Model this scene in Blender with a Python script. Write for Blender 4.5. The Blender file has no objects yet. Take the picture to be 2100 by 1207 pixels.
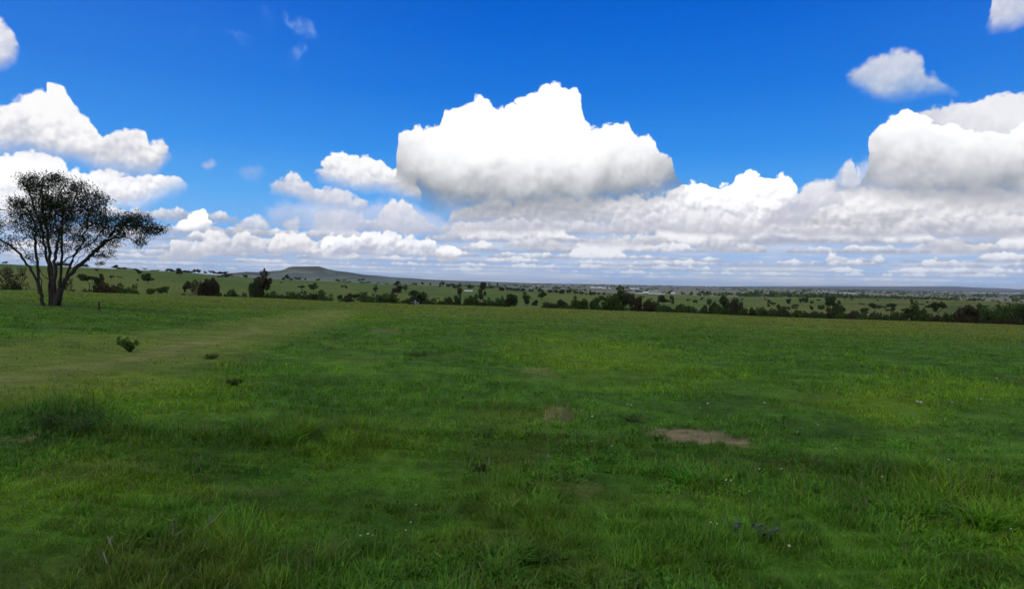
import bpy, math, random, os
import numpy as np
from mathutils import Matrix, Vector

C = bpy.context.scene.collection
sc = bpy.context.scene

# ------------------------------------------------------------------ camera
W, H, F = 2100.0, 1207.0, 1368.0
EYE = 1.6
PITCH, ROLL = math.radians(-1.026), math.radians(1.03)
M3 = (Matrix.Rotation(math.pi/2 + PITCH, 3, 'X') @ Matrix.Rotation(ROLL, 3, 'Z'))
cd = bpy.data.cameras.new('camera')
cd.sensor_width = 36.0
cd.lens = F / W * 36.0
cd.clip_start = 0.05
cd.clip_end = 90000
cam = bpy.data.objects.new('camera', cd)
C.objects.link(cam)
cam.matrix_world = Matrix.Translation((0, 0, EYE)) @ M3.to_4x4()
sc.camera = cam
MN = np.array(M3)

def pdir(X, Y):
    d = np.array([X - W/2, H/2 - Y, -F])
    d = MN @ d
    return d / np.linalg.norm(d)

def pang(X, Y):
    """azimuth (rad, 0 = +Y, + = right) and tan(elevation) of a sight line"""
    d = pdir(X, Y)
    return math.atan2(d[0], d[1]), d[2] / math.hypot(d[0], d[1])

def pdeg(X, Y):
    a, t = pang(X, Y)
    return math.degrees(a), math.degrees(math.atan(t))

# ------------------------------------------------------------------ view, sun
sc.view_settings.view_transform = 'Standard'
sc.view_settings.look = 'None'
sc.view_settings.exposure = 0.0
sc.view_settings.gamma = 1.0
SUN_EL, SUN_AZ = math.radians(56), math.radians(-125)   # azimuth from +Y, clockwise
sd = bpy.data.lights.new('sun', 'SUN')
sd.energy = 0.9
sd.angle = math.radians(12)
sd.color = (1.0, 0.96, 0.9)
sun = bpy.data.objects.new('sun', sd)
C.objects.link(sun)
sv = Vector((math.sin(SUN_AZ)*math.cos(SUN_EL), math.cos(SUN_AZ)*math.cos(SUN_EL), math.sin(SUN_EL)))
sun.rotation_euler = sv.to_track_quat('Z', 'Y').to_euler()

# ------------------------------------------------------------------ node expression helper
class NT:
    def __init__(s, tree):
        s.t = tree
    def node(s, kind, **kw):
        n = s.t.nodes.new(kind)
        for k, v in kw.items():
            setattr(n, k, v)
        return n
    def put(s, sock, v):
        if isinstance(v, E):
            s.t.links.new(v.o, sock)
        elif v is not None:
            sock.default_value = v
    def math(s, op, a, b=None, c=None, clamp=False):
        n = s.node('ShaderNodeMath', operation=op)
        n.use_clamp = clamp
        s.put(n.inputs[0], a); s.put(n.inputs[1], b); s.put(n.inputs[2], c)
        return E(s, n.outputs[0])
    def vmath(s, op, a, b=None, scale=None, out=0):
        n = s.node('ShaderNodeVectorMath', operation=op)
        s.put(n.inputs[0], a); s.put(n.inputs[1], b)
        if scale is not None: s.put(n.inputs[3], scale)
        return E(s, n.outputs[out])
    def comb(s, x, y, z):
        n = s.node('ShaderNodeCombineXYZ')
        s.put(n.inputs[0], x); s.put(n.inputs[1], y); s.put(n.inputs[2], z)
        return E(s, n.outputs[0])
    def sep(s, v):
        n = s.node('ShaderNodeSeparateXYZ'); s.put(n.inputs[0], v)
        return [E(s, o) for o in n.outputs]
    def noise(s, v, scale, detail=2, rough=0.5, dims='3D', out='Fac', dist=0.0, lac=2.0):
        n = s.node('ShaderNodeTexNoise', noise_dimensions=dims)
        s.put(n.inputs['Vector'], v); s.put(n.inputs['Scale'], scale)
        n.inputs['Detail'].default_value = detail; n.inputs['Roughness'].default_value = rough
        n.inputs['Distortion'].default_value = dist; n.inputs['Lacunarity'].default_value = lac
        return E(s, n.outputs[out])
    def voro(s, v, scale, detail=0, rough=0.5, feature='F1', dims='3D', lac=2.2):
        n = s.node('ShaderNodeTexVoronoi', voronoi_dimensions=dims, feature=feature)
        s.put(n.inputs['Vector'], v); s.put(n.inputs['Scale'], scale)
        n.inputs['Detail'].default_value = detail
        n.inputs['Roughness'].default_value = rough
        n.inputs['Lacunarity'].default_value = lac
        n.normalize = True
        return E(s, n.outputs['Distance'])
    def curve(s, x, pts, smooth=False):
        """piecewise curve through (x, y) points, any units"""
        pts = sorted(pts)
        x0, x1 = pts[0][0], pts[-1][0]
        ys = [p[1] for p in pts]; y0, y1 = min(ys), max(ys)
        if y1 - y0 < 1e-6: y1 = y0 + 1e-6
        n = s.node('ShaderNodeFloatCurve')
        cm = n.mapping.curves[0]
        q = [((a - x0)/(x1 - x0), (b - y0)/(y1 - y0)) for a, b in pts]
        cm.points[0].location = q[0]; cm.points[1].location = q[-1]
        for a in q[1:-1]: cm.points.new(*a)
        for p in cm.points: p.handle_type = 'AUTO_CLAMPED' if smooth else 'VECTOR'
        n.mapping.update()
        t = s.math('MULTIPLY_ADD', x, 1/(x1 - x0), -x0/(x1 - x0), clamp=True)
        s.put(n.inputs['Value'], t)
        return E(s, n.outputs[0]) * (y1 - y0) + y0
    def sstep(s, a, b, x):
        n = s.node('ShaderNodeMapRange', interpolation_type='SMOOTHSTEP')
        s.put(n.inputs[0], x); s.put(n.inputs[1], a); s.put(n.inputs[2], b)
        return E(s, n.outputs[0])
    def mix(s, f, a, b, mode='MIX'):
        n = s.node('ShaderNodeMix', data_type='RGBA', blend_type=mode)
        s.put(n.inputs[0], f)
        for k, v in ((6, a), (7, b)):
            if not isinstance(v, E): v = tuple(v)[:3] + (1.0,)
            s.put(n.inputs[k], v)
        return E(s, n.outputs[2])
class E:
    def __init__(s, nt, o): s.n, s.o = nt, o
    def __add__(s, b): return s.n.math('ADD', s, b)
    __radd__ = __add__
    def __mul__(s, b): return s.n.math('MULTIPLY', s, b)
    __rmul__ = __mul__
    def __sub__(s, b): return s.n.math('SUBTRACT', s, b)
    def __rsub__(s, b): return s.n.math('SUBTRACT', b, s)
    def __truediv__(s, b): return s.n.math('DIVIDE', s, b)

def lin(r, g, b):
    f = lambda c: (c/255/12.92) if c <= 10.31 else ((c/255 + 0.055)/1.055)**2.4
    return (f(r), f(g), f(b))

# ------------------------------------------------------------------ world: sky and clouds
world = bpy.data.worlds.new('World')
world.use_nodes = True
wt = world.node_tree
wt.nodes.clear()
S = NT(wt)
tc = S.node('ShaderNodeTexCoord')
D = E(S, tc.outputs['Generated'])
dx, dy, dz = S.sep(D)
az = S.math('ARCTAN2', dx, dy) * (180/math.pi)
el = S.math('ARCSINE', dz) * (180/math.pi)

# clear sky: Nishita, graded by elevation towards the deep blue of the photograph
nish = S.node('ShaderNodeTexSky', sky_type='NISHITA')
nish.sun_disc = False
nish.sun_elevation = SUN_EL
nish.sun_rotation = SUN_AZ
nish.air_density = 1.0; nish.dust_density = 0.3; nish.ozone_density = 3.0
sky = E(S, nish.outputs[0])
sky = S.vmath('SCALE', sky, scale=0.10)
rp = S.node('ShaderNodeValToRGB')
S.put(rp.inputs[0], S.math('MULTIPLY_ADD', el, 1/30.0, 0.0, clamp=True))
stops = [(0.0, lin(160, 192, 234)), (0.055, lin(150, 192, 240)), (0.13, lin(122, 184, 246)), (0.23, lin(88, 170, 243)),
         (0.36, lin(50, 143, 235)), (0.52, lin(24, 119, 223)), (0.70, lin(4, 101, 212)), (0.86, lin(0, 90, 203)), (1.0, lin(0, 80, 190))]
cr = rp.color_ramp
cr.elements[0].position = 0; cr.elements[0].color = stops[0][1] + (1,)
cr.elements[1].position = 1; cr.elements[1].color = stops[-1][1] + (1,)
for p, c in stops[1:-1]:
    e = cr.elements.new(p); e.color = c + (1,)
grad = E(S, rp.outputs[0])
sky = S.mix(0.994, sky, grad)
# thin milky veil towards the left and right sides
veil = S.sstep(8.0, 44.0, S.math('ABSOLUTE', az + 0.0 - 8.0)) * 0.05
sky = S.mix(veil, sky, lin(150, 195, 238))

# shared cloud noise fields (degrees)
wL = S.noise(D, 9.0, 2, 0.5, out='Color')
wS = S.noise(D, 34.0, 6, 0.62, out='Color')
l3 = S.sep(wL); s3 = S.sep(wS)
fine = S.noise(D, 60.0, 6, 0.6)
mid = S.noise(D, 16.0, 4, 0.55)
Dd = S.vmath('ADD', D, S.vmath('SCALE', S.vmath('SUBTRACT', wS, (0.5, 0.5, 0.5)), scale=0.009))
LD = (-0.006, 0.0, 0.011)
B0 = S.voro(Dd, 24.0, 3.0, 0.55)
B1 = S.voro(S.vmath('ADD', Dd, LD), 24.0, 3.0, 0.55)
b0 = S.voro(Dd, 64.0, 1.0, 0.5)
b1 = S.voro(S.vmath('ADD', Dd, (-0.003, 0, 0.006)), 64.0, 1.0, 0.5)
BIG = (B0, B1); SMALL = (b0, b1)
shBig = (B1 - B0)      # > 0 where the lump faces the light
shSmall = (b1 - b0)
lobeS = (0.15 - b0 * b0) * 2.4
lobeB = (0.15 - B0 * B0) * 1.7 + (0.15 - b0 * b0) * 1.5
strk = S.noise(S.comb(az * 0.16, el * 1.5, 3.3), 1.0, 5, 0.6)
wx = (l3[0] - 0.5) * 1.2 + (s3[0] - 0.5) * 1.0
wy = (l3[1] - 0.5) * 1.0 + (s3[1] - 0.5) * 1.0

def cloud(acc, top, bot, warp=1.0, bump=1.0, small=False, soft=0.25, softb=1.0, thick=3.0,
          ct=(1.05, 1.05, 1.05), cb=lin(160, 163, 170), shade=1.0, alpha=1.0, lift=0.0, wisp=0.0, streak=False):
    G = bpy.data.node_groups.new('cloud', 'ShaderNodeTree')
    for nm in ('acc', 'az', 'el', 'wx', 'wy', 'V', 'sh', 'fine', 'mid'):
        G.interface.new_socket(nm, in_out='INPUT', socket_type='NodeSocketColor' if nm == 'acc' else 'NodeSocketFloat')
    G.interface.new_socket('col', in_out='OUTPUT', socket_type='NodeSocketColor')
    T_ = NT(G)
    gi = T_.node('NodeGroupInput')
    res = cloud_body(T_, *[E(T_, o) for o in list(gi.outputs)[:9]], top, bot, warp, bump, soft, softb, thick, ct, cb, shade, alpha, lift, wisp)
    go = T_.node('NodeGroupOutput')
    T_.put(go.inputs[0], res)
    g = S.node('ShaderNodeGroup')
    g.node_tree = G
    for k, v in zip(range(9), (acc, az, el, wx, wy, lobeS if small else lobeB, shSmall if small else shBig, fine, strk if streak else mid)):
        S.put(g.inputs[k], v)
    return E(S, g.outputs[0])

def cloud_body(S, acc, az, el, wx, wy, V, shv, fine, mid, top, bot, warp, bump, soft, softb, thick, ct, cb, shade, alpha, lift, wisp):
    pt = [pdeg(*p) for p in top]; pb = [pdeg(*p) for p in bot]
    a0 = min(pt[0][0], pb[0][0]); a1 = max(pt[-1][0], pb[-1][0])
    fx = lambda pts: [p for i, p in enumerate(pts) if i == 0 or p[0] > pts[i-1][0] + 0.02]
    pt = fx(sorted(pt)); pb = fx(sorted(pb))
    azw = az + wx * warp; elw = el + wy * warp
    T = S.curve(azw, pt); Bt = S.curve(azw, pb, True)
    bmp = V * bump + (0.47 - fine) * (bump * 0.35)
    dt = T - elw + bmp
    db = elw - Bt + (mid - 0.5) * (0.9 * softb)
    # fade out beyond the ends of the curves
    de = S.math('MINIMUM', azw - a0, a1 - azw) + bmp
    sdf = S.math('MINIMUM', dt, de)
    softn = soft if wisp == 0 else soft
    al = S.sstep(0.0, softn, sdf) * S.sstep(-0.3*softb, softb, db)
    if wisp:
        al = al * S.sstep(0.5 - wisp, 0.75, fine * 0.5 + mid * 0.5)
    if alpha != 1.0: al = al * alpha
    sh = shv * (1.1 * shade)
    lum = db / thick + sh + (fine - 0.5) * (0.35 * shade) + (mid - 0.5) * (0.9 * shade) + lift
    lum = S.sstep(0.0, 1.0, lum)
    col = S.mix(lum, cb, ct)
    inner = S.sstep(0.0, 0.45, (mid - 0.5) * 1.8 - shv * 1.0) * S.sstep(7.0 * thick / 4.5, 1.5, db)
    col = S.mix(inner * 0.5, col, [c * 0.80 for c in lin(228, 229, 238)])
    return S.mix(al, acc, col)

# low stratocumulus: rows of flat-based cumulus shrinking towards the horizon
base_cov = S.curve(az, [(-180, 0.35), (-45, .35), (-37, 0.75), (-20, 0.88), (-8, 0.85), (2, 0.85), (14, 0.85), (30, 0.95), (45, 0.9), (180, 0.5)], True)
deck_top = S.curve(az, [(-180, 6), (-40, 4.8), (-30, 4.2), (-24, 3.6), (-12, 3.6), (-5, 4.2), (3, 6.2), (12, 6.6), (22, 7.0), (40, 7.0), (180, 6)], True)
veilmask = S.sstep(0.0, 1.6, deck_top - el + (mid - 0.5)*2.2 + (fine - 0.5)) 
hz = S.mix(S.sstep(0.2, 2.6, el), lin(172, 193, 226), lin(203, 207, 222))
hz = S.mix(S.sstep(0.38, 0.66, strk), S.mix(S.sstep(0.2, 2.6, el), lin(160, 193, 235), lin(164, 192, 232)), lin(206, 215, 234))
acc = S.mix(veilmask * S.math('MULTIPLY_ADD', base_cov, 0.4, 0.55, clamp=True), sky, hz)

rows = [(4.0, 1.3, 0.20, 0.9), (3.2, 1.2, 0.26, 1.0), (2.55, 0.9, 0.30, 1.0), (2.0, 0.72, 0.38, 1.0), (1.55, 0.56, 0.5, 0.95), (1.17, 0.42, 0.65, 0.9), (0.84, 0.30, 0.85, 0.8), (0.56, 0.2, 1.1, 0.6)]
macro = S.noise(S.comb(az * 0.08, el * 0.7, 1.7), 1.0, 1, 0.5)
for k, (e0, hh, fr, am) in enumerate(rows):
    vec = S.comb(az + (s3[0]-0.5)*0.8*hh, S.math('MULTIPLY', el, 0.55), 7.3 + 5.1*k)
    N = S.noise(vec, fr, 5, 0.55)
    b_el = el - (macro - 0.5) * (hh * (0.9 if k % 2 else -0.9)) - e0
    cov = base_cov * 0.30 + 0.12
    top_h = (N - 0.675 + cov + (macro - 0.5) * 0.35) * (hh * 3.8) + (0.42 - b0) * (hh * 0.8) + (wy * 0.22 * hh)
    dt = top_h - b_el
    al = S.sstep(0.0, 0.22 * hh, dt) * S.sstep(-0.12*hh, 0.32 * hh, b_el) * am
    lum = b_el / (hh * 0.95) + shSmall * 0.8 + (fine - 0.5) * 0.9 + (N - 0.5) * 1.2 - 0.05
    w = k / 9.0
    tcol = [a*(1-w) + b*w for a, b in zip(lin(255, 254, 255), lin(212, 221, 240))]
    bcol = [a*(1-w) + b*w for a, b in zip(lin(170, 176, 194), lin(162, 180, 212))]
    col = S.mix(S.sstep(0.0, 1.0, lum), bcol, tcol)
    acc = S.mix(al, acc, col)

LIL = lin(188, 191, 206)
# middle-distance clouds (pixels of the photograph are only used to read off the directions)
acc = cloud(acc, [(480,352),(495,338),(515,334),(535,340),(545,360)], [(480,362),(510,372),(545,368)], small=True, bump=0.7, soft=1.0, softb=1.0, ct=lin(196,208,232), cb=lin(170,190,226), alpha=0.45)
acc = cloud(acc, [(408,332),(420,322),(436,322),(446,334)], [(408,342),(426,346),(446,340)], small=True, bump=0.4, soft=0.6, softb=0.5, ct=lin(205,212,232), cb=lin(190,200,226), alpha=0.6)
acc = cloud(acc, [(640,440),(660,430),(700,426),(740,428),(750,450),(752,470)], [(640,475),(700,482),(752,480)], small=True, bump=0.8, soft=0.5, softb=0.6, thick=3.0, ct=lin(232,232,242), cb=lin(186,192,214), alpha=0.85)
acc = cloud(acc, [(478,464),(500,448),(520,442),(545,450),(560,470)], [(478,478),(520,482),(560,480)], small=True, bump=0.6, soft=0.4, softb=0.5, thick=1.6, ct=lin(245,245,250), cb=LIL, alpha=0.85)
acc = cloud(acc, [(580,458),(590,448),(604,446),(616,458)], [(580,474),(600,478),(616,474)], small=True, bump=0.4, soft=0.3, softb=0.4, thick=1.4, ct=lin(236,236,244), cb=LIL, alpha=0.8)
acc = cloud(acc, [(763,470),(775,448),(790,424),(805,412),(830,408),(845,418),(855,436),(872,446),(882,466)], [(763,476),(820,480),(882,474)], small=True, bump=1.0, soft=0.25, softb=0.4, thick=3.2, ct=lin(247,247,251), cb=LIL, lift=0.05)
# row of bright low cumulus
acc = cloud(acc, [(330,520),(350,500),(385,488),(410,490),(440,478),(470,484),(500,478),(530,490),(548,500)], [(330,532),(440,526),(548,528)], small=True, bump=1.0, soft=0.25, softb=0.4, thick=1.9, ct=lin(250,249,252), cb=lin(184,190,208), lift=-0.05)
acc = cloud(acc, [(552,505),(562,482),(590,474),(615,480),(640,490),(652,500)], [(552,528),(600,524),(652,524)], small=True, bump=1.0, soft=0.2, softb=0.4, thick=1.8, ct=lin(255,254,255), cb=lin(196,198,212), lift=0.05)
acc = cloud(acc, [(640,520),(655,500),(670,484),(705,480),(740,486),(770,476),(800,478),(835,480),(862,486),(890,492),(900,510)], [(640,534),(720,528),(800,524),(900,526)], small=True, bump=1.1, soft=0.18, softb=0.5, thick=1.7, ct=(1.1,1.1,1.12), cb=lin(186,191,210), lift=0.0)
acc = cloud(acc, [(892,520),(900,504),(915,498),(930,500),(940,516)], [(892,530),(916,536),(940,530)], small=True, bump=0.6, soft=0.2, softb=0.3, thick=1.2, ct=(1.05,1.05,1.06), cb=LIL)
acc = cloud(acc, [(358,460),(372,450),(388,436),(402,428),(418,432),(426,448),(440,460)], [(358,466),(400,470),(440,466)], small=True, bump=0.7, soft=0.15, softb=0.3, thick=1.0, ct=(1.15,1.15,1.15), cb=lin(214,218,230), lift=0.2)
# centre-left cloud
acc = cloud(acc, [(540,420),(600,412),(680,404),(760,408),(840,404),(900,430),(940,470)], [(540,470),(700,486),(940,492)], warp=1.4, bump=1.2, soft=1.3, softb=1.3, thick=3.4, ct=lin(226,228,240), cb=lin(186,196,222), alpha=0.62)
acc = cloud(acc, [(1690,372),(1720,346),(1740,330),(1780,318),(1800,330)], [(1690,420),(1740,430),(1800,430)], small=True, bump=1.0, soft=1.1, softb=0.8, thick=3.0, ct=lin(206,216,238), cb=lin(186,196,220), alpha=0.75)
acc = cloud(acc, [(550,384),(562,374),(580,372),(598,356),(608,360),(625,378),(655,388),(700,388),(735,398),(760,412)], [(550,396),(600,414),(660,428),(720,436),(760,432)], small=True, bump=1.1, soft=0.35, softb=1.0, thick=2.4, ct=lin(240,240,246), cb=lin(190,196,216), alpha=0.95)
# band on the right, rising behind
acc = cloud(acc, [(905,462),(930,432),(990,416),(1080,410),(1180,406),(1280,398),(1340,392),(1400,395),(1460,400),(1540,400),(1620,400),(1700,392),(1760,380),(1850,380),(2000,380),(2150,380)],
            [(905,464),(1000,468),(1200,470),(1400,476),(1700,480),(1900,482),(2150,484)], warp=1.1, bump=1.0, small=True, soft=0.5, softb=1.0, thick=3.4, ct=lin(247,245,249), cb=lin(188,192,206), shade=0.9, lift=0.0, streak=True)
acc = cloud(acc, [(1330,425),(1375,400),(1395,380),(1440,370),(1475,384),(1500,380),(1515,366),(1540,357),(1575,362),(1605,358),(1625,368),(1634,392),(1640,410)], [(1330,440),(1400,455),(1500,468),(1600,462),(1640,450)], small=True, bump=1.3, soft=0.22, softb=1.3, thick=3.0, ct=(1.1,1.1,1.12), cb=lin(196,197,210), lift=0.05)
acc = cloud(acc, [(1600,430),(1625,400),(1650,378),(1690,366),(1705,372),(1722,390),(1740,420)], [(1600,452),(1680,460),(1740,450)], small=True, bump=1.0, soft=0.5, softb=1.0, thick=3.0, ct=lin(236,236,243), cb=lin(196,199,214))
acc = cloud(acc, [(1650,450),(1720,420),(1755,404),(1800,398),(1860,400),(1930,408),(2000,418),(2150,420)], [(1650,476),(1800,486),(1950,484),(2150,486)], small=True, bump=1.3, soft=0.3, softb=0.9, thick=3.2, ct=(0.98,0.97,0.99), cb=lin(184,186,197), shade=0.9, lift=0.0, streak=True)
acc = cloud(acc, [(920,470),(940,455),(980,450),(1050,448),(1120,455),(1180,450),(1260,452),(1330,440),(1400,430),(1500,440),(1560,452),(1600,470)], [(920,478),(1100,480),(1300,478),(1450,484),(1600,482)], small=True, bump=1.0, soft=0.3, softb=0.5, thick=2.0, ct=lin(246,244,249), cb=lin(186,188,202), shade=0.8, alpha=0.9)
for t_, b_ in (([(1030,505),(1050,490),(1080,484),(1110,486),(1150,494),(1180,506)], [(1030,512),(1110,516),(1180,512)]),
               ([(1180,495),(1220,484),(1260,480),(1300,486),(1340,482),(1380,496)], [(1180,504),(1280,508),(1380,504)]),
               ([(1420,506),(1450,496),(1490,490),(1530,494),(1570,506)], [(1420,512),(1500,516),(1570,512)]),
               ([(1600,476),(1650,462),(1710,456),(1760,462),(1800,458),(1840,474)], [(1600,486),(1720,490),(1840,486)]),
               ([(1800,468),(1850,452),(1900,444),(1960,450),(2010,440),(2080,436),(2200,440)], [(1800,482),(1950,488),(2200,486)]),
               ([(1880,508),(1920,492),(1970,486),(2020,494),(2060,506)], [(1880,514),(1970,520),(2060,514)])):
    acc = cloud(acc, t_, b_, small=True, bump=1.0, soft=0.35, softb=0.5, thick=1.7, ct=lin(244,242,246), cb=lin(182,185,200), shade=0.8, alpha=0.85)
# left lower and upper clouds
acc = cloud(acc, [(-260,330),(-60,330),(0,322),(30,314),(85,312),(115,322),(135,348),(165,354),(215,346),(250,354),(300,362),(345,358),(370,358),(382,376)], [(-260,470),(0,470),(120,450),(220,436),(300,422),(350,405),(382,388)], bump=1.0, small=True, soft=0.25, softb=1.6, thick=4.2, ct=(1.05,1.05,1.07), cb=lin(206,208,222), lift=0.22)
acc = cloud(acc, [(-260,260),(-60,230),(0,212),(30,198),(70,182),(94,182),(99,158),(118,162),(135,178),(146,196),(152,218),(182,236),(203,262),(214,282),(238,268),(280,262),(300,266),(310,288),(336,276),(352,296),(354,312)], [(-260,330),(0,322),(90,330),(180,346),(250,362),(310,362),(335,340),(354,318)], bump=1.0, small=True, soft=0.35, softb=1.4, thick=3.4, ct=lin(255,254,255), cb=lin(190,193,208), lift=0.05)
acc = cloud(acc, [(-240,60),(-120,20),(-20,20),(10,34),(24,52),(36,76),(42,96)], [(-240,190),(-60,160),(0,140),(20,126),(42,104)], small=True, bump=0.7, soft=0.5, softb=1.0, thick=3.4, ct=lin(236,236,244), cb=lin(196,202,222), lift=0.2)
# main central cloud: lower skirts first, then the tower
acc = cloud(acc, [(650,352),(656,334),(672,322),(695,317),(722,330),(752,324),(785,334),(806,346),(830,352),(860,352)], [(650,372),(690,386),(740,394),(800,402),(860,412)], small=True, bump=1.1, soft=0.22, softb=1.0, thick=2.6, ct=(1.02,1.02,1.03), cb=lin(204,206,218), lift=0.1)
acc = cloud(acc, [(800,390),(815,366),(817,282),(832,274),(858,262),(880,262),(905,258),(914,228),(935,224),(958,220),(970,206),(988,197),(1004,206),(1016,224),(1036,226),(1058,214),(1076,196),(1100,188),(1110,178),(1135,173),(1160,176),(1184,186),(1190,205),(1200,250),(1212,258),(1236,254),(1270,256),(1288,252),(1300,278),(1310,286),(1330,280),(1345,292),(1352,322),(1374,324),(1380,352),(1400,378)],
            [(800,374),(826,394),(860,418),(900,438),(970,452),(1060,456),(1150,450),(1240,440),(1320,424),(1400,396)], bump=1.5, warp=0.6, soft=0.26, softb=2.6, thick=5.0, ct=(1.04,1.04,1.05), cb=lin(132,139,148), shade=0.42, lift=-0.15)
# right-hand cumulus
acc = cloud(acc, [(1716,350),(1735,325),(1747,317),(1754,330),(1752,360),(1770,380)], [(1716,380),(1740,395),(1770,400)], small=True, bump=0.6, soft=0.5, softb=0.8, thick=3, ct=lin(232,233,242), cb=lin(200,206,222), alpha=0.9)
acc = cloud(acc, [(1850,232),(1900,222),(1950,208),(1990,208),(2040,196),(2100,188),(2200,180),(2400,180)], [(1850,260),(1920,300),(2000,330),(2400,330)], bump=1.2, soft=0.3, softb=2.0, thick=4.0, ct=lin(242,243,248), cb=lin(208,211,220))
acc = cloud(acc, [(1766,380),(1777,340),(1779,290),(1800,262),(1822,240),(1848,226),(1872,224),(1900,236),(1925,256),(1960,262),(2020,270),(2100,262),(2240,250),(2400,250)],
            [(1690,396),(1766,398),(1820,412),(1900,424),(2000,430),(2100,426),(2400,420)], bump=1.4, soft=0.22, softb=2.0, thick=5.6, ct=(1.08,1.08,1.09), cb=lin(150,155,166), shade=0.4, lift=-0.07)
acc = cloud(acc, [(1732,150),(1750,135),(1780,116),(1810,100),(1840,95),(1870,98),(1892,112),(1905,138),(1935,158),(1968,186)], [(1732,158),(1760,182),(1800,198),(1850,206),(1900,196),(1968,196)], bump=0.8, small=True, soft=0.7, softb=1.1, thick=3.6, ct=lin(214,219,232), cb=lin(150,178,216), shade=0.8, alpha=0.92, lift=0.1)
acc = cloud(acc, [(2022,60),(2034,20),(2040,-20),(2100,-60),(2300,-80)], [(2022,64),(2060,62),(2100,46),(2300,30)], bump=0.8, small=True, soft=0.6, softb=1.0, thick=3.0, ct=lin(226,228,238), cb=lin(180,192,218), alpha=0.95, lift=0.15)
# thin wisps high on the left
for t_, b_, a_ in (([(462,60),(480,48),(505,54),(528,74)], [(462,70),(495,78),(528,84)], 0.8),
                   ([(572,8),(585,2),(602,30),(625,32),(640,40),(650,62)], [(572,26),(590,60),(620,84),(650,70)], 0.8),
                   ([(575,100),(600,84),(622,92),(636,104)], [(575,122),(600,128),(636,114)], 0.7),
                   ([(375,48),(385,40),(398,52)], [(375,62),(388,68),(398,62)], 0.35),
                   ([(1355,250),(1370,240),(1400,244),(1415,252)], [(1355,256),(1385,262),(1415,258)], 0.2),
                   ([(520,0),(540,-10),(570,20)], [(520,30),(550,50),(570,36)], 0.3)):
    acc = cloud(acc, t_, b_, bump=0.8, small=True, warp=2.6, soft=0.9, softb=0.9, thick=3, ct=lin(190,212,244), cb=lin(120,170,232), alpha=min(1.0, a_ * 1.3), wisp=0.14)
# broken cloud overhead and behind, out of the picture
ovn = S.noise(D, 2.6, 6, 0.55)
ovc = S.mix(S.sstep(0.45, 0.7, S.noise(S.vmath('ADD', D, (0.05, 0.02, 0.09)), 3.4, 4, 0.5)), lin(232, 233, 240), lin(180, 184, 198))
ovm = S.sstep(27.0, 40.0, el + (S.sstep(48.0, 70.0, S.math('ABSOLUTE', az)) * 40.0))
acc = S.mix(S.sstep(0.42, 0.56, ovn) * ovm, acc, ovc)
bg = S.node('ShaderNodeBackground')
S.put(bg.inputs[0], acc)
bg.inputs[1].default_value = 1.0
wo = S.node('ShaderNodeOutputWorld')
wt.links.new(bg.outputs[0], wo.inputs[0])
world.cycles.sampling_method = 'NONE'
sc.world = world
sc.cycles.use_adaptive_sampling = True
sc.cycles.adaptive_threshold = 0.02
sc.cycles.adaptive_min_samples = 12
sc.cycles.max_bounces = 4
sc.cycles.diffuse_bounces = 2
sc.cycles.transparent_max_bounces = 4
#@@SKYEND

# ------------------------------------------------------------------ helpers
def new_mat(name):
    m = bpy.data.materials.new(name)
    m.use_nodes = True
    m.node_tree.nodes.clear()
    n = NT(m.node_tree)
    out = n.node('ShaderNodeOutputMaterial')
    return m, n, out

def tag(o, label=None, cat=None, group=None, kind=None):
    if label: o['label'] = label
    if cat: o['category'] = cat
    if group: o['group'] = group
    if kind: o['kind'] = kind
    return o

def mesh_np(name, V, faces_list, mat=None, parent=None, cols=None, smooth=False, link=True):
    """faces_list: list of int arrays (n,3) or (n,4); cols: per-vertex rgb"""
    me = bpy.data.meshes.new(name)
    V = np.asarray(V, dtype=np.float32)
    me.vertices.add(len(V)); me.vertices.foreach_set('co', V.ravel())
    loops = np.concatenate([f.ravel() for f in faces_list if len(f)]).astype(np.int32)
    tot = np.concatenate([np.full(len(f), f.shape[1], dtype=np.int32) for f in faces_list if len(f)])
    start = np.concatenate([[0], np.cumsum(tot)[:-1]]).astype(np.int32)
    me.loops.add(len(loops)); me.loops.foreach_set('vertex_index', loops)
    me.polygons.add(len(tot)); me.polygons.foreach_set('loop_start', start)
    if smooth: me.polygons.foreach_set('use_smooth', np.ones(len(tot), dtype=bool))
    me.update(calc_edges=True)
    if cols is not None:
        a = me.color_attributes.new('tint', 'FLOAT_COLOR', 'POINT')
        c = np.ones((len(V), 4), dtype=np.float32); c[:, :3] = cols
        a.data.foreach_set('color', c.ravel())
    if mat: me.materials.append(mat)
    o = bpy.data.objects.new(name, me)
    if link: C.objects.link(o)
    if parent: o.parent = parent
    return o

def empty(name, loc):
    o = bpy.data.objects.new(name, None); C.objects.link(o); o.location = loc
    o.empty_display_size = 0.3
    return o

def _hash(ix, iy, s):
    h = (ix.astype(np.int64) * 374761393 + iy.astype(np.int64) * 668265263 + s * 2147483) & 0xffffffff
    h = ((h ^ (h >> 13)) * 1274126177) & 0xffffffff
    return ((h ^ (h >> 16)) & 0xffff) / 65535.0
def vnoise(x, y, scale, seed=0, octv=3):
    x = np.asarray(x, float) / scale; y = np.asarray(y, float) / scale
    r = 0; a = 1; t = 0
    for k in range(octv):
        ix = np.floor(x); iy = np.floor(y); fx = x - ix; fy = y - iy
        fx = fx*fx*(3-2*fx); fy = fy*fy*(3-2*fy)
        h = lambda i, j: _hash(ix+i, iy+j, seed + k*17)
        v = (h(0,0)*(1-fx) + h(1,0)*fx)*(1-fy) + (h(0,1)*(1-fx) + h(1,1)*fx)*fy
        r = r + a*v; t += a; a *= 0.55; x = x*2.03 + 11.1; y = y*2.03 + 5.7
    return r / t      # 0..1
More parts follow.
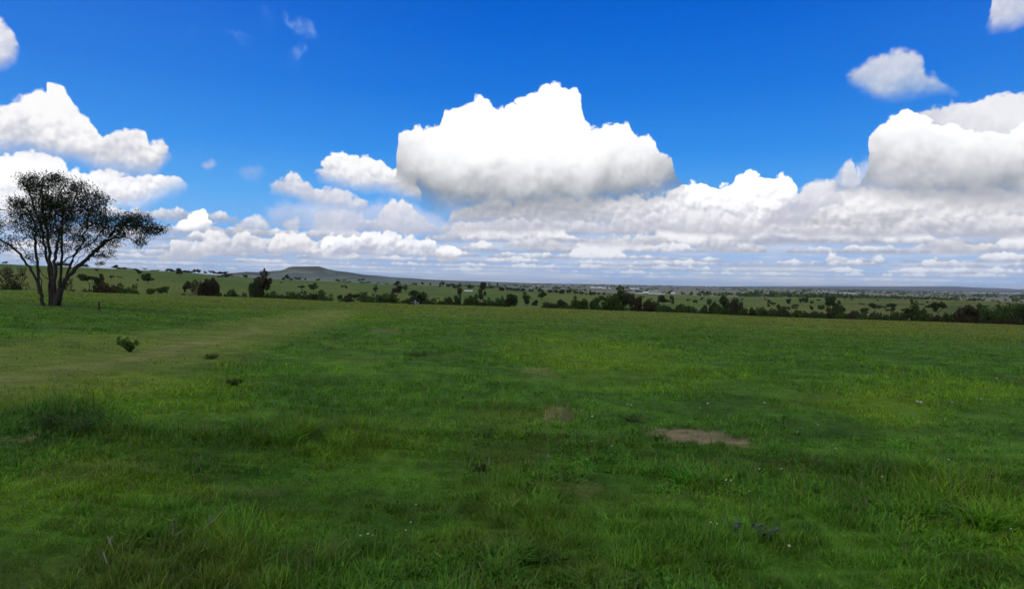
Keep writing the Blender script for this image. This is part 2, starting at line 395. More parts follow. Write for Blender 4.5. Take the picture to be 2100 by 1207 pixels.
def sst(a, b, x):
    t = np.clip((x - a)/(b - a), 0, 1); return t*t*(3 - 2*t)

# ------------------------------------------------------------------ terrain heights
# (X, Y in the photograph, distance in metres): sight lines over the field's far edge and over the ridge behind
CREST = [(-300, 590, 78), (0, 594, 80), (130, 596, 84), (200, 600, 88), (300, 603, 96), (400, 606, 104), (500, 609, 110), (600, 613, 115), (700, 618, 118), (850, 623, 124),
         (1050, 629, 130), (1250, 636, 130), (1400, 641, 128), (1550, 648, 124), (1700, 653, 120), (1900, 659, 114), (2100, 666, 108), (2400, 676, 102)]
RIDGE = [(-300, 530, 470), (0, 541, 500), (200, 550, 520), (350, 557, 540), (450, 564, 560), (560, 573, 590), (700, 578, 620), (800, 583, 640), (900, 586, 660),
         (1000, 589, 690), (1100, 596, 660), (1200, 602, 620), (1350, 607, 590), (1500, 613, 540), (1600, 613, 540), (1700, 613, 530), (1900, 616, 500), (2100, 622, 470), (2400, 630, 450)]
_c = np.array([(*pang(a, b), d) for a, b, d in CREST]); _r = np.array([(*pang(a, b), d) for a, b, d in RIDGE])
PLAIN = -12.0
def crest_r(th): return np.interp(th, _c[:, 0], _c[:, 2])
def ridge_r(th): return np.interp(th, _r[:, 0], _r[:, 2])
_bank = np.array([(-60, 690), (0, 672), (100, 668), (200, 664), (330, 660), (450, 655), (560, 648), (650, 640), (720, 632)], float)
def height(x, y):
    x = np.asarray(x, float); y = np.asarray(y, float)
    th = np.arctan2(x, y); r = np.hypot(x, y)
    tc_ = np.interp(th, _c[:, 0], _c[:, 1]); rc = crest_r(th)
    tr = np.interp(th, _r[:, 0], _r[:, 1]); rr = ridge_r(th)
    zc = EYE + rc*tc_; s = zc/rc
    und = (vnoise(x, y, 7.0, 3, 3) - 0.5)*0.16*sst(2, 9, r) + (vnoise(x, y, 1.3, 5, 2) - 0.5)*0.06
    z1 = s*r + und*(1 - sst(rc*0.5, rc*0.95, r)*0.85)
    rv = rc + 42; zv = EYE + rv*tc_ - 2.2
    t = np.clip((r - rc)/(rv - rc), 0, 1); z2 = zc + (zv - zc)*(0.45*t + 0.55*t*t*(3-2*t))
    t = np.clip((r - rv)/(rr - rv), 0, 1); zr = EYE + rr*tr
    z3 = zv + (zr - zv)*(1.35*t - 0.35*t**3) + (vnoise(x, y, 55, 9, 2) - 0.5)*1.6*sst(0, 0.15, t)*(1 - sst(0.8, 1, t))
    t = np.clip((r - rr)/(rr*0.7 + 200), 0, 1); z4 = zr + (PLAIN - zr)*t*t*(3-2*t) + (vnoise(x, y, 420, 21, 2) - 0.5)*2.0*sst(0.3, 1, t)
    z = np.where(r < rc, z1, np.where(r < rv, z2, np.where(r < rr, z3, z4)))
    return z

def cast(X, Y, rmin=2.0, rmax=30000.0):
    """point of the ground on a sight line"""
    th, tn = pang(X, Y)
    rs = np.geomspace(rmin, rmax, 6000)
    g = EYE + rs*tn - height(rs*math.sin(th), rs*math.cos(th))
    k = np.where(g < 0)[0]
    if len(k) == 0: return None
    r = rs[k[0]]
    return r*math.sin(th), r*math.cos(th), r

def gpt(X, r):
    th, _ = pang(X, 600)
    x, y = r*math.sin(th), r*math.cos(th)
    return x, y, float(height(x, y))

# ------------------------------------------------------------------ ground colours (albedo of turf, soil and track)
def patch_geo(X, Y, w, h):
    c = cast(X, Y); a = cast(X, Y - h/2); b = cast(X, Y + h/2)
    return (c[0], c[1], w/2/F*c[2], max(0.1, (a[2] - b[2])/2))
def pmask(x, y, g, soft=0.35, seed=1, nz=0.7):
    cx, cy, a, b = g
    th = math.atan2(cx, cy)
    dx_, dy_ = x - cx, y - cy
    lat = dx_*math.cos(th) - dy_*math.sin(th); rad = dx_*math.sin(th) + dy_*math.cos(th)
    d = np.sqrt((lat/a)**2 + (rad/b)**2) + (vnoise(x, y, max(a, b)*0.35, seed, 4) - 0.5)*nz
    return 1 - sst(1 - soft, 1 + soft, d)
PATCH = {}
for nm, lst in {
    'bare': [(1432, 897, 176, 28, 1.0), (1147, 850, 62, 30, 0.5), (1105, 766, 70, 22, 0.35), (36, 905, 70, 20, 0.6), (650, 1135, 130, 36, 0.28), (470, 1010, 200, 24, 0.14), (1180, 1000, 120, 50, 0.18), (190, 960, 200, 40, 0.12), (790, 678, 60, 12, 0.35)],
    'bright': [(1210, 725, 330, 60, 0.9), (1150, 690, 200, 26, 0.5), (1820, 820, 170, 70, 0.9), (1990, 805, 170, 50, 0.8), (330, 800, 330, 90, 0.95), (150, 1000, 360, 110, 0.6), (690, 645, 160, 22, 0.9), (2020, 1070, 200, 120, 0.7), (760, 900, 320, 90, 0.4), (560, 1080, 220, 60, 0.3), (1330, 740, 300, 50, 0.4)],
    'deep': [(130, 868, 180, 74, 2.1), (620, 895, 230, 60, 0.6), (960, 900, 200, 90, 0.35), (1900, 1030, 160, 60, 0.6), (1300, 770, 200, 24, 0.5), (850, 722, 130, 14, 0.7), (600, 780, 160, 24, 0.5), (1100, 640, 90, 8, 0.5), (290, 640, 330, 8, 0.6), (300, 662, 320, 8, 0.8), (90, 672, 220, 8, 0.7), (620, 632, 180, 4, 0.9), (1240, 860, 200, 26, 0.5), (480, 830, 200, 40, 0.4), (1650, 960, 220, 60, 0.35), (330, 915, 160, 30, 0.5), (840, 1010, 300, 60, 0.35)],
    'tall': [(130, 862, 200, 90, 1.0), (280, 810, 300, 70, 0.5), (470, 775, 110, 60, 0.7), (610, 890, 240, 60, 0.45), (1060, 1120, 260, 110, 0.25), (2020, 1090, 200, 110, 0.3), (40, 950, 140, 50, 0.7), (1420, 1030, 300, 100, 0.3), (1900, 1010, 180, 60, 0.4), (1600, 1100, 200, 90, 0.35)],
}.items():
    PATCH[nm] = [(patch_geo(*p[:4]), p[4]) for p in lst]
_track = np.array([cast(a, b)[:2] for a, b in [(-150, 800), (0, 782), (120, 762), (230, 745), (300, 733), (400, 706), (500, 684), (600, 660), (700, 638)]])
_track2 = np.array([cast(a, b)[:2] for a, b in [(-150, 745), (0, 730), (150, 718), (300, 700), (450, 680), (560, 662), (700, 636)]])
def seg_dist(x, y, P):
    d = np.full(np.shape(x), 1e9)
    for a, b in zip(P[:-1], P[1:]):
        v = b - a; L = (v**2).sum()
        t = np.clip(((x - a[0])*v[0] + (y - a[1])*v[1])/L, 0, 1)
        d = np.minimum(d, np.hypot(x - a[0] - t*v[0], y - a[1] - t*v[1]))
    return d
def ground_fields(x, y):
    x = np.asarray(x, float); y = np.asarray(y, float)
    f = {}
    for nm in PATCH:
        m = np.zeros(x.shape)
        for i, (g, a) in enumerate(PATCH[nm]):
            if nm == 'bare': m = np.maximum(m, a*pmask(x, y, g, 0.30, 31 + i, 1.5))
            else: m = np.maximum(m, a*pmask(x, y, g, 0.6, 51 + i, 0.9))
        f[nm] = m
    wob = (vnoise(x, y, 2.0, 77, 3) - 0.5)*1.2
    f['rut'] = (1 - sst(0.10, 0.75, seg_dist(x, y, _track) + wob*0.5))*sst(0.35, 0.6, vnoise(x, y, 3.0, 12, 3))
    f['track'] = np.maximum(1 - sst(0.9, 2.8, seg_dist(x, y, _track) + wob), (1 - sst(0.8, 2.8, seg_dist(x, y, _track2) + wob))*0.8)
    f['track'] *= 1 - sst(60, 95, np.hypot(x, y))
    return f
def mixc(a, b, t): return a + (np.asarray(b) - a)*t[..., None]
def ground_color(x, y, fl=None):
    x = np.asarray(x, float); y = np.asarray(y, float)
    r = np.hypot(x, y); th = np.arctan2(x, y)
    fl = fl or ground_fields(x, y)
    n1 = vnoise(x, y, 9, 101, 4); n2 = vnoise(x, y, 2.2, 103, 3); n3 = vnoise(x, y, 26, 107, 3)
    c = np.zeros(x.shape + (3,)) + np.array((0.042, 0.098, 0.019))
    c = mixc(c, (0.068, 0.135, 0.022), sst(0.45, 0.8, n1*0.6 + n2*0.4))
    c = mixc(c, (0.032, 0.070, 0.018), sst(0.45, 0.25, n1*0.2 + n2*0.8)*0.25)
    n4 = vnoise(x, y, 0.7, 109, 3)
    c = c*(0.74 + 0.56*sst(0.25, 0.75, n4*0.6 + 0.4*vnoise(x, y, 0.25, 119, 2)))[..., None]
    c = mixc(c, (0.088, 0.104, 0.034), sst(0.52, 0.75, n3)*0.25)
    c = mixc(c, (0.072, 0.078, 0.034), sst(0.6, 0.75, vnoise(x, y, 1.8, 111, 3))*0.3)
    c = mixc(c, (0.092, 0.158, 0.016), fl['bright']*0.75)
    c = mixc(c, (0.024, 0.056, 0.014), fl['deep']*0.42)
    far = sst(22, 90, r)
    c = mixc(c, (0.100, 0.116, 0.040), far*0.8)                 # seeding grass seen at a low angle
    c = mixc(c, (0.105, 0.105, 0.040), sst(0.25, 0.6, th)*sst(30, 90, r)*0.35)
    c = mixc(c, (0.112, 0.138, 0.052), fl['track']*0.75*(0.6 + 0.8*n2))
    c = mixc(c, (0.155, 0.150, 0.12), fl['rut']*0.6)
    c = mixc(c, np.array((0.160, 0.128, 0.165))*(0.7 + 0.6*vnoise(x, y, 0.35, 113, 3))[..., None], fl['bare']*sst(0.2, 0.42, vnoise(x, y, 0.5, 115, 3)))
    # hillside beyond the field
    rc = crest_r(th); rr = ridge_r(th)
    h = sst(rc + 15, rc + 50, r)
    hill = np.zeros(c.shape) + np.array((0.062, 0.098, 0.030))
    hill = mixc(hill, (0.088, 0.108, 0.040), sst(0.4, 0.7, vnoise(x, y, 60, 61, 3)))
    hill = mixc(hill, (0.040, 0.075, 0.028), sst(0.5, 0.75, vnoise(x, y, 35, 63, 3))*0.7)
    hill = hill*(1 - 0.25*sst(0.3, 0.6, th))[..., None]
    hill = mixc(hill, (0.115, 0.115, 0.055), sst(0.0, 0.35, th)*sst(0.35, 0.6, vnoise(x, y, 40, 65, 3))*0.6)
    c = c*(1 - h[..., None]) + hill*h[..., None]
    p = sst(rr*1.15, rr*1.6, r)
    u = np.sin(th)*900; lr = np.log(np.maximum(r, 1))*130
    pl = np.zeros(c.shape) + np.array((0.20, 0.19, 0.11))
    pl = mixc(pl, (0.23, 0.20, 0.125), sst(0.5, 0.72, vnoise(x, y, 300, 71, 4)))
    pl = mixc(pl, (0.10, 0.115, 0.065), sst(0.5, 0.66, vnoise(x, y, 220, 73, 4))*0.8)
    pl = mixc(pl, (0.08, 0.095, 0.065), sst(4200, 6500, r)*0.7)
    pl = mixc(pl, (0.30, 0.28, 0.20), sst(0.62, 0.70, vnoise(x, y*0.35, 900, 79, 3))*sst(2500, 4000, r)*(1 - sst(9000, 12000, r)))
    c = c*np.array((1.46, 1.42, 0.50))
    c = c*(1 - p[..., None]) + pl*p[..., None]
    return c

# ground sheet: rings from the viewer's feet to the horizon
tv = np.radians(42.0)
ths = np.concatenate([np.linspace(-tv, tv, 560), np.linspace(tv, 2*math.pi - tv, 120)[1:-1]])
rs = np.concatenate([[0.0], np.linspace(0.4, 3.0, 10), np.geomspace(3.1, 21000, 700)])
TH, RR = np.meshgrid(ths, rs[1:])
GX, GY = RR*np.sin(TH), RR*np.cos(TH)
GZ = height(GX, GY)
nV = len(ths)
V = np.concatenate([[[0, 0, float(height(0, 0))]], np.stack([GX, GY, GZ], -1).reshape(-1, 3)])
i0 = 1 + np.arange(nV); j0 = 1 + (np.arange(nV) + 1) % nV
tris = np.stack([np.zeros(nV, int), j0, i0], -1)
rowi = (np.arange(len(rs) - 2)*nV)[:, None]
quads = np.stack([rowi + i0, rowi + j0, rowi + nV + j0, rowi + nV + i0], -1).reshape(-1, 4)
gc = ground_color(V[:, 0], V[:, 1])

gm, n, out = new_mat('turf_and_soil')
att = n.node('ShaderNodeAttribute', attribute_name='tint')
geo = n.node('ShaderNodeNewGeometry'); P = E(n, geo.outputs['Position'])
fine_ = n.noise(P, 14.0, 5, 0.7)
med_ = n.noise(P, 1.6, 5, 0.65)
col = n.mix(1.0, E(n, att.outputs['Color']), n.mix(fine_, (0.45, 0.45, 0.45), (1.55, 1.55, 1.5)), 'MULTIPLY')
col = n.mix(1.0, col, n.mix(n.sstep(0.25, 0.75, med_), (0.68, 0.70, 0.72), (1.30, 1.28, 1.22)), 'MULTIPLY')
bsdf = n.node('ShaderNodeBsdfPrincipled')
n.put(bsdf.inputs['Base Color'], col)
bsdf.inputs['Roughness'].default_value = 0.95
bsdf.inputs['Specular IOR Level'].default_value = 0.1
bp = n.node('ShaderNodeBump'); bp.inputs['Strength'].default_value = 0.9; bp.inputs['Distance'].default_value = 0.12
n.put(bp.inputs['Height'], med_*0.6 + fine_*0.4)
n.t.links.new(bp.outputs[0], bsdf.inputs['Normal'])
n.t.links.new(bsdf.outputs[0], out.inputs[0])
ground = mesh_np('ground', V, [tris, quads], gm, cols=gc, smooth=True)
tag(ground, kind='structure')

# ------------------------------------------------------------------ far hills
def hills(name, prof, r0, r1, mat, cols, base=PLAIN - 2):
    """prof: (X, Y) skyline; rises from r0 to the crest at r1, falls behind"""
    pts = np.array([pang(a, b) for a, b in prof])
    th = np.linspace(pts[0, 0], pts[-1, 0], 260)
    tn = np.interp(th, pts[:, 0], pts[:, 1])
    ts = np.concatenate([np.linspace(0, 1, 46), np.linspace(1.02, 1.6, 10)])
    T, A = np.meshgrid(ts, th)
    zt = (EYE + r1*tn - base)[:, None]
    r = r0 + (r1 - r0)*T
    x, y = r*np.sin(A), r*np.cos(A)
    prof_t = np.where(T < 0.86, 0.62*(T/0.86)**1.4, 0.62 + 0.38*sst(0.86, 1.0, T))
    prof_t = np.where(T > 1, 1 - sst(1.05, 1.6, T), prof_t)
    z = base + zt*prof_t + (vnoise(x, y, 260, 5, 3) - 0.5)*10*np.clip(zt/60, 0, 1)*sst(0.05, 0.3, T)*(1 - sst(0.8, 0.95, T))
    z = z + (vnoise(x, y, 90, 8, 2) - 0.5)*3.0*np.clip(zt/60, 0, 1)*sst(0.9, 1, T)
    n0, n1 = T.shape
    idx = np.arange(n0*n1).reshape(n0, n1)
    q = np.stack([idx[:-1, :-1], idx[:-1, 1:], idx[1:, 1:], idx[1:, :-1]], -1).reshape(-1, 4)
    X_, Y_ = x.ravel(), y.ravel()
    c = cols(X_, Y_, T.ravel())
    return tag(mesh_np(name, np.stack([X_, Y_, z.ravel()], -1), [q], mat, cols=c, smooth=True), kind='structure')
def mesa_cols(x, y, t):
    c = np.zeros(x.shape + (3,)) + np.array((0.115, 0.150, 0.075))
    c = mixc(c, (0.16, 0.19, 0.10), sst(0.45, 0.65, vnoise(x, y, 240, 3, 4)))
    c = mixc(c, (0.055, 0.065, 0.05), sst(0.5, 0.6, vnoise(x, y, 110, 6, 4))*0.7)
    return mixc(c, (0.045, 0.05, 0.045), sst(0.88, 0.97, t)*0.7)
hills('hills', [(430, 568), (470, 560), (505, 557), (530, 558), (556, 556), (576, 554), (586, 551), (591, 547.5), (600, 546), (654, 546), (662, 548.5), (672, 551.5), (690, 555), (720, 559),
                (745, 563), (775, 565), (800, 568), (840, 570), (880, 573), (940, 575.5), (1000, 577.3), (1060, 579.5)], 2300, 3400, gm, mesa_cols)
hills('hills', [(1480, 587), (1600, 586.5), (1700, 586.5), (1800, 587), (1900, 587), (1960, 587), (2000, 589), (2060, 591), (2090, 593), (2110, 591), (2300, 593)], 11000, 14000, gm,
      lambda x, y, t: np.zeros(x.shape + (3,)) + np.array((0.05, 0.06, 0.05)))

# ------------------------------------------------------------------ plant meshes
rng = np.random.default_rng(7)
def tubes(paths, sides=5):
    """paths: list of (points (n,3), radii (n,)) -> one mesh of tapered tubes"""
    VV, FF = [], []; off = 0
    for P_, R_ in paths:
        P_ = np.asarray(P_, float); R_ = np.asarray(R_, float); m = len(P_)
        t = np.gradient(P_, axis=0); t /= np.linalg.norm(t, axis=1)[:, None] + 1e-9
        up = np.where(np.abs(t[:, 2:3]) > 0.9, [[1, 0, 0]], [[0, 0, 1]])
        a = np.cross(t, up); a /= np.linalg.norm(a, axis=1)[:, None] + 1e-9
        b = np.cross(t, a)
        ang = np.arange(sides)*2*math.pi/sides
        ring = P_[:, None] + R_[:, None, None]*(np.cos(ang)[None, :, None]*a[:, None] + np.sin(ang)[None, :, None]*b[:, None])
        VV.append(ring.reshape(-1, 3))
        i = np.arange(sides); j = (i + 1) % sides
        for k in range(m - 1):
            FF.append(np.stack([off + k*sides + i, off + k*sides + j, off + (k+1)*sides + j, off + (k+1)*sides + i], -1))
        off += m*sides
    return np.concatenate(VV), np.concatenate(FF)

def leaf_quads(P_, size, rng, flat=0.0, aspect=1.6):
    """small leaf-sprig faces at the points P_, random directions"""
    m = len(P_)
    a = rng.normal(size=(m, 3)); a[:, 2] *= (1 - flat); a /= np.linalg.norm(a, axis=1)[:, None]
    b = rng.normal(size=(m, 3)); b -= (a*b).sum(1)[:, None]*a; b /= np.linalg.norm(b, axis=1)[:, None]
    s = size*(0.6 + 0.8*rng.random((m, 1)))
    c = P_
    q = np.stack([c - a*s*0.5*aspect, c + b*s*0.42, c + a*s*0.5*aspect, c - b*s*0.42], 1)
    return q.reshape(-1, 3), np.arange(m*4).reshape(-1, 4)

def grow(nodes, parent, targets, step, rng, jit=0.15):
    """join each target to the nearest node of the skeleton by a small branch"""
    nodes = [np.array(p) for p in nodes]; parent = list(parent)
    arr = np.zeros((len(nodes) + len(targets)*14, 3)); arr[:len(nodes)] = nodes; cnt = len(nodes)
    dmin = np.min(np.linalg.norm(targets[:, None] - arr[None, :cnt], axis=2), axis=1)
    for k in np.argsort(dmin):
        t = targets[k]
        d = np.linalg.norm(arr[:cnt] - t, axis=1) + 0.35*np.maximum(0, arr[:cnt, 2] - t[2])*2
        i = int(np.argmin(d)); p = arr[i].copy()
        L = np.linalg.norm(t - p); m = max(1, min(12, int(L/step)))
        last = i
        for s in range(1, m + 1):
            q = p + (t - p)*(s/m) + (rng.normal(size=3)*jit*step if s < m else 0)
            q[2] -= 0.12*L*math.sin(math.pi*s/m)*(0.5 if s < m else 0)
            if cnt >= len(arr): break
            arr[cnt] = q; parent.append(last); last = cnt; cnt += 1
    return arr[:cnt], parent

def skeleton_tubes(arr, parent, rtip, power, sides=4, rmax=None):
    n_ = len(arr); load = np.zeros(n_); child = [[] for _ in range(n_)]
    for i, p in enumerate(parent):
        if p >= 0: child[p].append(i)
    order = []
    roots = [i for i, p in enumerate(parent) if p < 0]
    st = roots[:]
    while st:
        i = st.pop(); order.append(i); st.extend(child[i])
    for i in reversed(order):
        load[i] = max(1.0, sum(load[c] for c in child[i]))
    rad = rtip*load**power
    if rmax is not None: rad = np.minimum(rad, rmax)
    paths = []
    for i in order:
        p = parent[i]
        main = (p >= 0 and child[p] and max(child[p], key=lambda c: load[c]) == i)
        if main: continue
        seq = ([p] if p >= 0 else []) + [i]
        while child[seq[-1]]:
            seq.append(max(child[seq[-1]], key=lambda c: load[c]))
        if len(seq) < 2: continue
        R_ = rad[seq].copy()
        if p >= 0: R_[0] = min(R_[0], R_[1]*1.25)
        paths.append((arr[seq], R_))
    return tubes(paths, sides)

# materials of bark and leaves
def bark_mat(name, base):
    m, n, out = new_mat(name)
    tcn = n.node('ShaderNodeTexCoord')
    P = n.vmath('MULTIPLY', E(n, tcn.outputs['Object']), (1, 1, 0.25))
    v = n.noise(P, 28, 5, 0.7)
    b = n.node('ShaderNodeBsdfPrincipled')
    n.put(b.inputs['Base Color'], n.mix(v, [c*0.45 for c in base], [c*1.6 for c in base]))
    b.inputs['Roughness'].default_value = 0.95; b.inputs['Specular IOR Level'].default_value = 0.15
    bu = n.node('ShaderNodeBump'); bu.inputs['Distance'].default_value = 0.03
    n.put(bu.inputs['Height'], v); n.t.links.new(bu.outputs[0], b.inputs['Normal'])
    n.t.links.new(b.outputs[0], out.inputs[0]); return m
def leaf_mat(name, c1, c2, trans=0.25):
    m, n, out = new_mat(name)
    tcn = n.node('ShaderNodeTexCoord'); oi = n.node('ShaderNodeObjectInfo')
    P = n.vmath('ADD', E(n, tcn.outputs['Object']), n.comb(E(n, oi.outputs['Random'])*9.0, 0.0, 0.0))
    v = n.noise(P, 5.0, 4, 0.7)
    geo = n.node('ShaderNodeNewGeometry')
    rnd = E(n, geo.outputs['Random Per Island'])
    t = n.sstep(0.2, 0.8, v*0.6 + rnd*0.4)
    c = n.mix(t, c1, c2)
    c = n.mix(E(n, oi.outputs['Random'])*0.6, c, n.mix(0.5, c, (0.055, 0.045, 0.022)))
    d = n.node('ShaderNodeBsdfDiffuse'); tr = n.node('ShaderNodeBsdfTranslucent')
    n.put(d.inputs[0], c); n.put(tr.inputs[0], c)
    mx = n.node('ShaderNodeMixShader'); mx.inputs[0].default_value = trans
    n.t.links.new(d.outputs[0], mx.inputs[1]); n.t.links.new(tr.outputs[0], mx.inputs[2])
    n.t.links.new(mx.outputs[0], out.inputs[0]); return m
M_bark = bark_mat('dark_bark', (0.050, 0.042, 0.034))
M_barkpale = bark_mat('acacia_bark', (0.046, 0.038, 0.031))
M_weed = leaf_mat('weed_leaves', (0.060, 0.120, 0.018), (0.120, 0.200, 0.034), 0.35)
M_green = leaf_mat('dark_green_leaves', (0.042, 0.080, 0.018), (0.095, 0.150, 0.036))
M_dark = leaf_mat('dense_dark_leaves', (0.031, 0.054, 0.018), (0.072, 0.105, 0.034))
M_olive = leaf_mat('olive_leaves', (0.045, 0.058, 0.022), (0.085, 0.105, 0.038))
M_brown = leaf_mat('brown_twiggy_leaves', (0.044, 0.036, 0.020), (0.092, 0.074, 0.042))
M_big = leaf_mat('fine_acacia_leaves', (0.018, 0.032, 0.012), (0.050, 0.068, 0.028), 0.3)

# ---- prototypes, one metre tall and one metre wide
def blob_points(blobs, m, rng, shell=0.55):
    vol = np.array([b[3]*b[4]*b[5] for b in blobs]) ** 0.75; vol /= vol.sum()
    out_ = []
    for b, k in zip(blobs, rng.multinomial(m, vol)):
        d = rng.normal(size=(k, 3)); d /= np.linalg.norm(d, axis=1)[:, None]
        rr_ = (shell + (1 - shell)*rng.random(k))**(1/1.5)
        rr_ *= 1 + 0.16*np.sin(d[:, 0]*7 + b[0]*30) * np.cos(d[:, 2]*6 + b[2]*17)
        out_.append(np.array(b[:3]) + d*rr_[:, None]*np.array(b[3:6]))
    return np.concatenate(out_)
def make_proto(kind, seed):
    r_ = np.random.default_rng(seed)
    U = lambda a, b: a + (b - a)*r_.random()
    blobs = []; leaves = 2000; ls = 0.05; th_ = 0.25; clump = 0.035
    if kind == 'umbrella':         # flat-topped acacia
        for k in range(9):
            blobs.append((U(-.33, .33), U(-.33, .33), U(.66, .86), U(.12, .2), U(.12, .2), U(.05, .10)))
        blobs.append((U(-.3, -.1), 0, U(.5, .6), .12, .12, .05)); th_ = 0.35; leaves = 1300
    elif kind == 'round':
        for k in range(10):
            blobs.append((U(-.27, .27), U(-.27, .27), U(.35, .80), U(.14, .24), U(.14, .24), U(.12, .19)))
        th_ = 0.22
    elif kind == 'bush':           # leafy down to the ground
        for k in range(12):
            x = U(-.36, .36); y = U(-.36, .36)
            blobs.append((x, y, U(.15, .78 - .8*(x*x + y*y)), U(.13, .22), U(.13, .22), U(.12, .22)))
        th_ = 0.05; leaves = 2300
    elif kind == 'low':            # low spreading scrub
        for k in range(12):
            x = U(-.38, .38)
            blobs.append((x, U(-.3, .3), U(.2, .74 - 1.2*x*x), U(.10, .17), U(.1, .2), U(.16, .26)))
        th_ = 0.03; leaves = 2000
    elif kind == 'tall':
        for k in range(12):
            z = U(.28, .88)
            blobs.append((U(-.28, .28)*(1.2 - z*0.4), U(-.25, .25), z, U(.12, .2), U(.12, .2), U(.07, .13)))
        th_ = 0.15; leaves = 1700
    elif kind == 'twiggy':         # sparse brown crown with twigs showing
        for k in range(10):
            blobs.append((U(-.34, .34), U(-.3, .3), U(.35, .82), U(.12, .2), U(.12, .2), U(.10, .18)))
        th_ = 0.12; leaves = 800; ls = 0.035
    elif kind == 'slim':           # narrow upright
        for k in range(9):
            z = U(.25, .92)
            blobs.append((U(-.2, .2), U(-.2, .2), z, U(.16, .3), U(.16, .3), U(.07, .12)))
        th_ = 0.1; leaves = 1000; ls = 0.05
    cen = np.array([b[:3] for b in blobs])
    tg = np.concatenate([cen, blob_points(blobs, 46, r_, 0.3)])
    lean = U(-.06, .06)
    nst = 1 if kind in ('umbrella', 'round', 'slim', 'tall') else 3
    nodes, par = [], []
    for s in range(nst):
        bx_ = 0.0 if nst == 1 else U(-.1, .1); by_ = 0.0 if nst == 1 else U(-.1, .1)
        for q in range(4):
            nodes.append((bx_*(1 + q) + lean*q/3 + (0.012*math.sin(q*2.1 + seed)), by_*(1 + q), -0.03 + (th_ + 0.15)*q/3)); par.append(-1 if q == 0 else len(nodes) - 2)
    arr, par = grow(nodes, par, tg, 0.09, r_)
    TV, TF = skeleton_tubes(arr, par, 0.0035, 0.5, 4)
    P_ = blob_points(blobs, leaves, r_, 0.45) + r_.normal(size=(leaves, 3))*clump*0.6
    P_ = P_[P_[:, 2] > 0.0]
    LV, LF = leaf_quads(P_, ls, r_)
    # stretch so that the crown fills the unit box
    ex = np.abs(LV[:, :2]).max(); ez = LV[:, 2].max()
    sc_ = np.array([0.5/ex, 0.5/ex, 1/ez])
    return TV*sc_, TF, LV*sc_, LF
PROTO = {}
for kind, mats in {'umbrella': (M_green, M_dark), 'round': (M_dark, M_green, M_brown), 'bush': (M_green, M_dark, M_brown, M_olive), 'low': (M_green, M_dark, M_brown),
                   'tall': (M_dark, M_green, M_brown), 'twiggy': (M_brown, M_olive), 'slim': (M_dark, M_brown, M_green)}.items():
    for v in range(2):
        g = make_proto(kind, 11 + v*37 + len(kind)*5)
        for mt in mats:
            t = mesh_np('trunk', g[0], [g[1]], M_bark, link=False).data
            l = mesh_np('crown', g[2], [g[3]], mt, link=False).data
            PROTO.setdefault((kind, {M_green: 'g', M_dark: 'd', M_brown: 'b', M_olive: 'o'}[mt]), []).append((t, l))
    for o in [o for o in bpy.data.objects if o.users == 0 or not o.users_collection]: bpy.data.objects.remove(o)

prnd = random.Random(5)
TREES = []
def place_tree(X, top, base, w, kind, colr, label, group=None, behind=None, dist=None, cat=None, name=None):
    th, _ = pang(X, base)
    rc = float(crest_r(th)); rr = float(ridge_r(th))
    if dist is not None: r = dist
    elif behind is not None: r = rc + behind
    else:
        hit = cast(X, base)
        r = hit[2] if hit else rr
        if r < rc + 2 or r > rr*1.02:
            r = rc + 38 if r < rc + 2 else rr - 2
    x, y, z = gpt(X, r)
    a, tt = pang(X, top)
    x, y = r*math.sin(a), r*math.cos(a); z = float(height(x, y))
    hgt = EYE + r*tt - z
    hgt = max(hgt, 0.8)
    wid = 1.12*w/F*r*math.cos(a)
    cat = cat or ('bush' if kind in ('bush', 'low') else 'tree')
    name = name or {'umbrella': 'acacia_tree', 'round': 'tree', 'tall': 'tree', 'slim': 'tree', 'bush': 'bush', 'low': 'bush', 'twiggy': 'thorn_tree'}[kind]
    e = empty(name, (x, y, z - 0.03))
    e.rotation_euler = (0, 0, prnd.uniform(0, 6.283))
    d = wid*prnd.uniform(0.85, 1.1)
    tag(e, label, cat, group)
    t, l = prnd.choice(PROTO[(kind, colr)])
    for nm, me in (('trunk', t), ('crown', l)):
        o = bpy.data.objects.new('stem' if (nm == 'trunk' and cat == 'bush') else ('foliage' if cat == 'bush' else nm), me)
        C.objects.link(o); o.parent = e
    e.scale = (wid, wid, hgt)
    TREES.append(e)
    return e
#@@TREES
G_SKY = 'trees along the skyline of the green hill'
G_EDGE = 'scrub bushes along the far edge of the field'
G_SLOPE = 'small trees dotted over the slope beyond the field'
T = place_tree
# --- left part, hillside behind the big acacia
T(34, 543, 595, 58, 'twiggy', 'b', 'brown leafless looking thorn tree left of the big acacia trunk')
T(22, 575, 596, 40, 'low', 'g', 'low green bush under the brown thorn tree at the left edge')
T(138, 566, 600, 34, 'twiggy', 'b', 'brown thorny tree just right of the big acacia trunks')
T(160, 590, 600, 32, 'low', 'g', 'low green bush between big acacia and dark umbrella tree')
T(184, 560, 603, 42, 'umbrella', 'd', 'dark umbrella acacia with visible trunk at the foot of the hill', dist=94)
T(212, 575, 604, 46, 'bush', 'b', 'brown bush touching the right side of the dark umbrella acacia')
T(208, 559, 600, 14, 'slim', 'b', 'slim brown sapling rising above the brown bush')
T(258, 579, 604, 46, 'low', 'g', 'wide low green bush right of the brown bush')
T(322, 585, 606, 40, 'umbrella', 'g', 'flat green acacia standing alone on the field edge')
T(383, 599, 607, 26, 'low', 'g', 'tiny low green scrub left of the brown thicket')
T(229, 564, 576, 14, 'umbrella', 'g', 'left one of two small trees close together on the hillside')
T(246, 566, 573, 12, 'umbrella', 'g', 'right one of two small trees close together on the hillside')
T(198, 550, 557, 7, 'round', 'd', 'tiny round tree high on the hill above the umbrella acacia')
T(303, 559, 582, 27, 'round', 'g', 'rounded green tree alone in the middle of the left hillside')
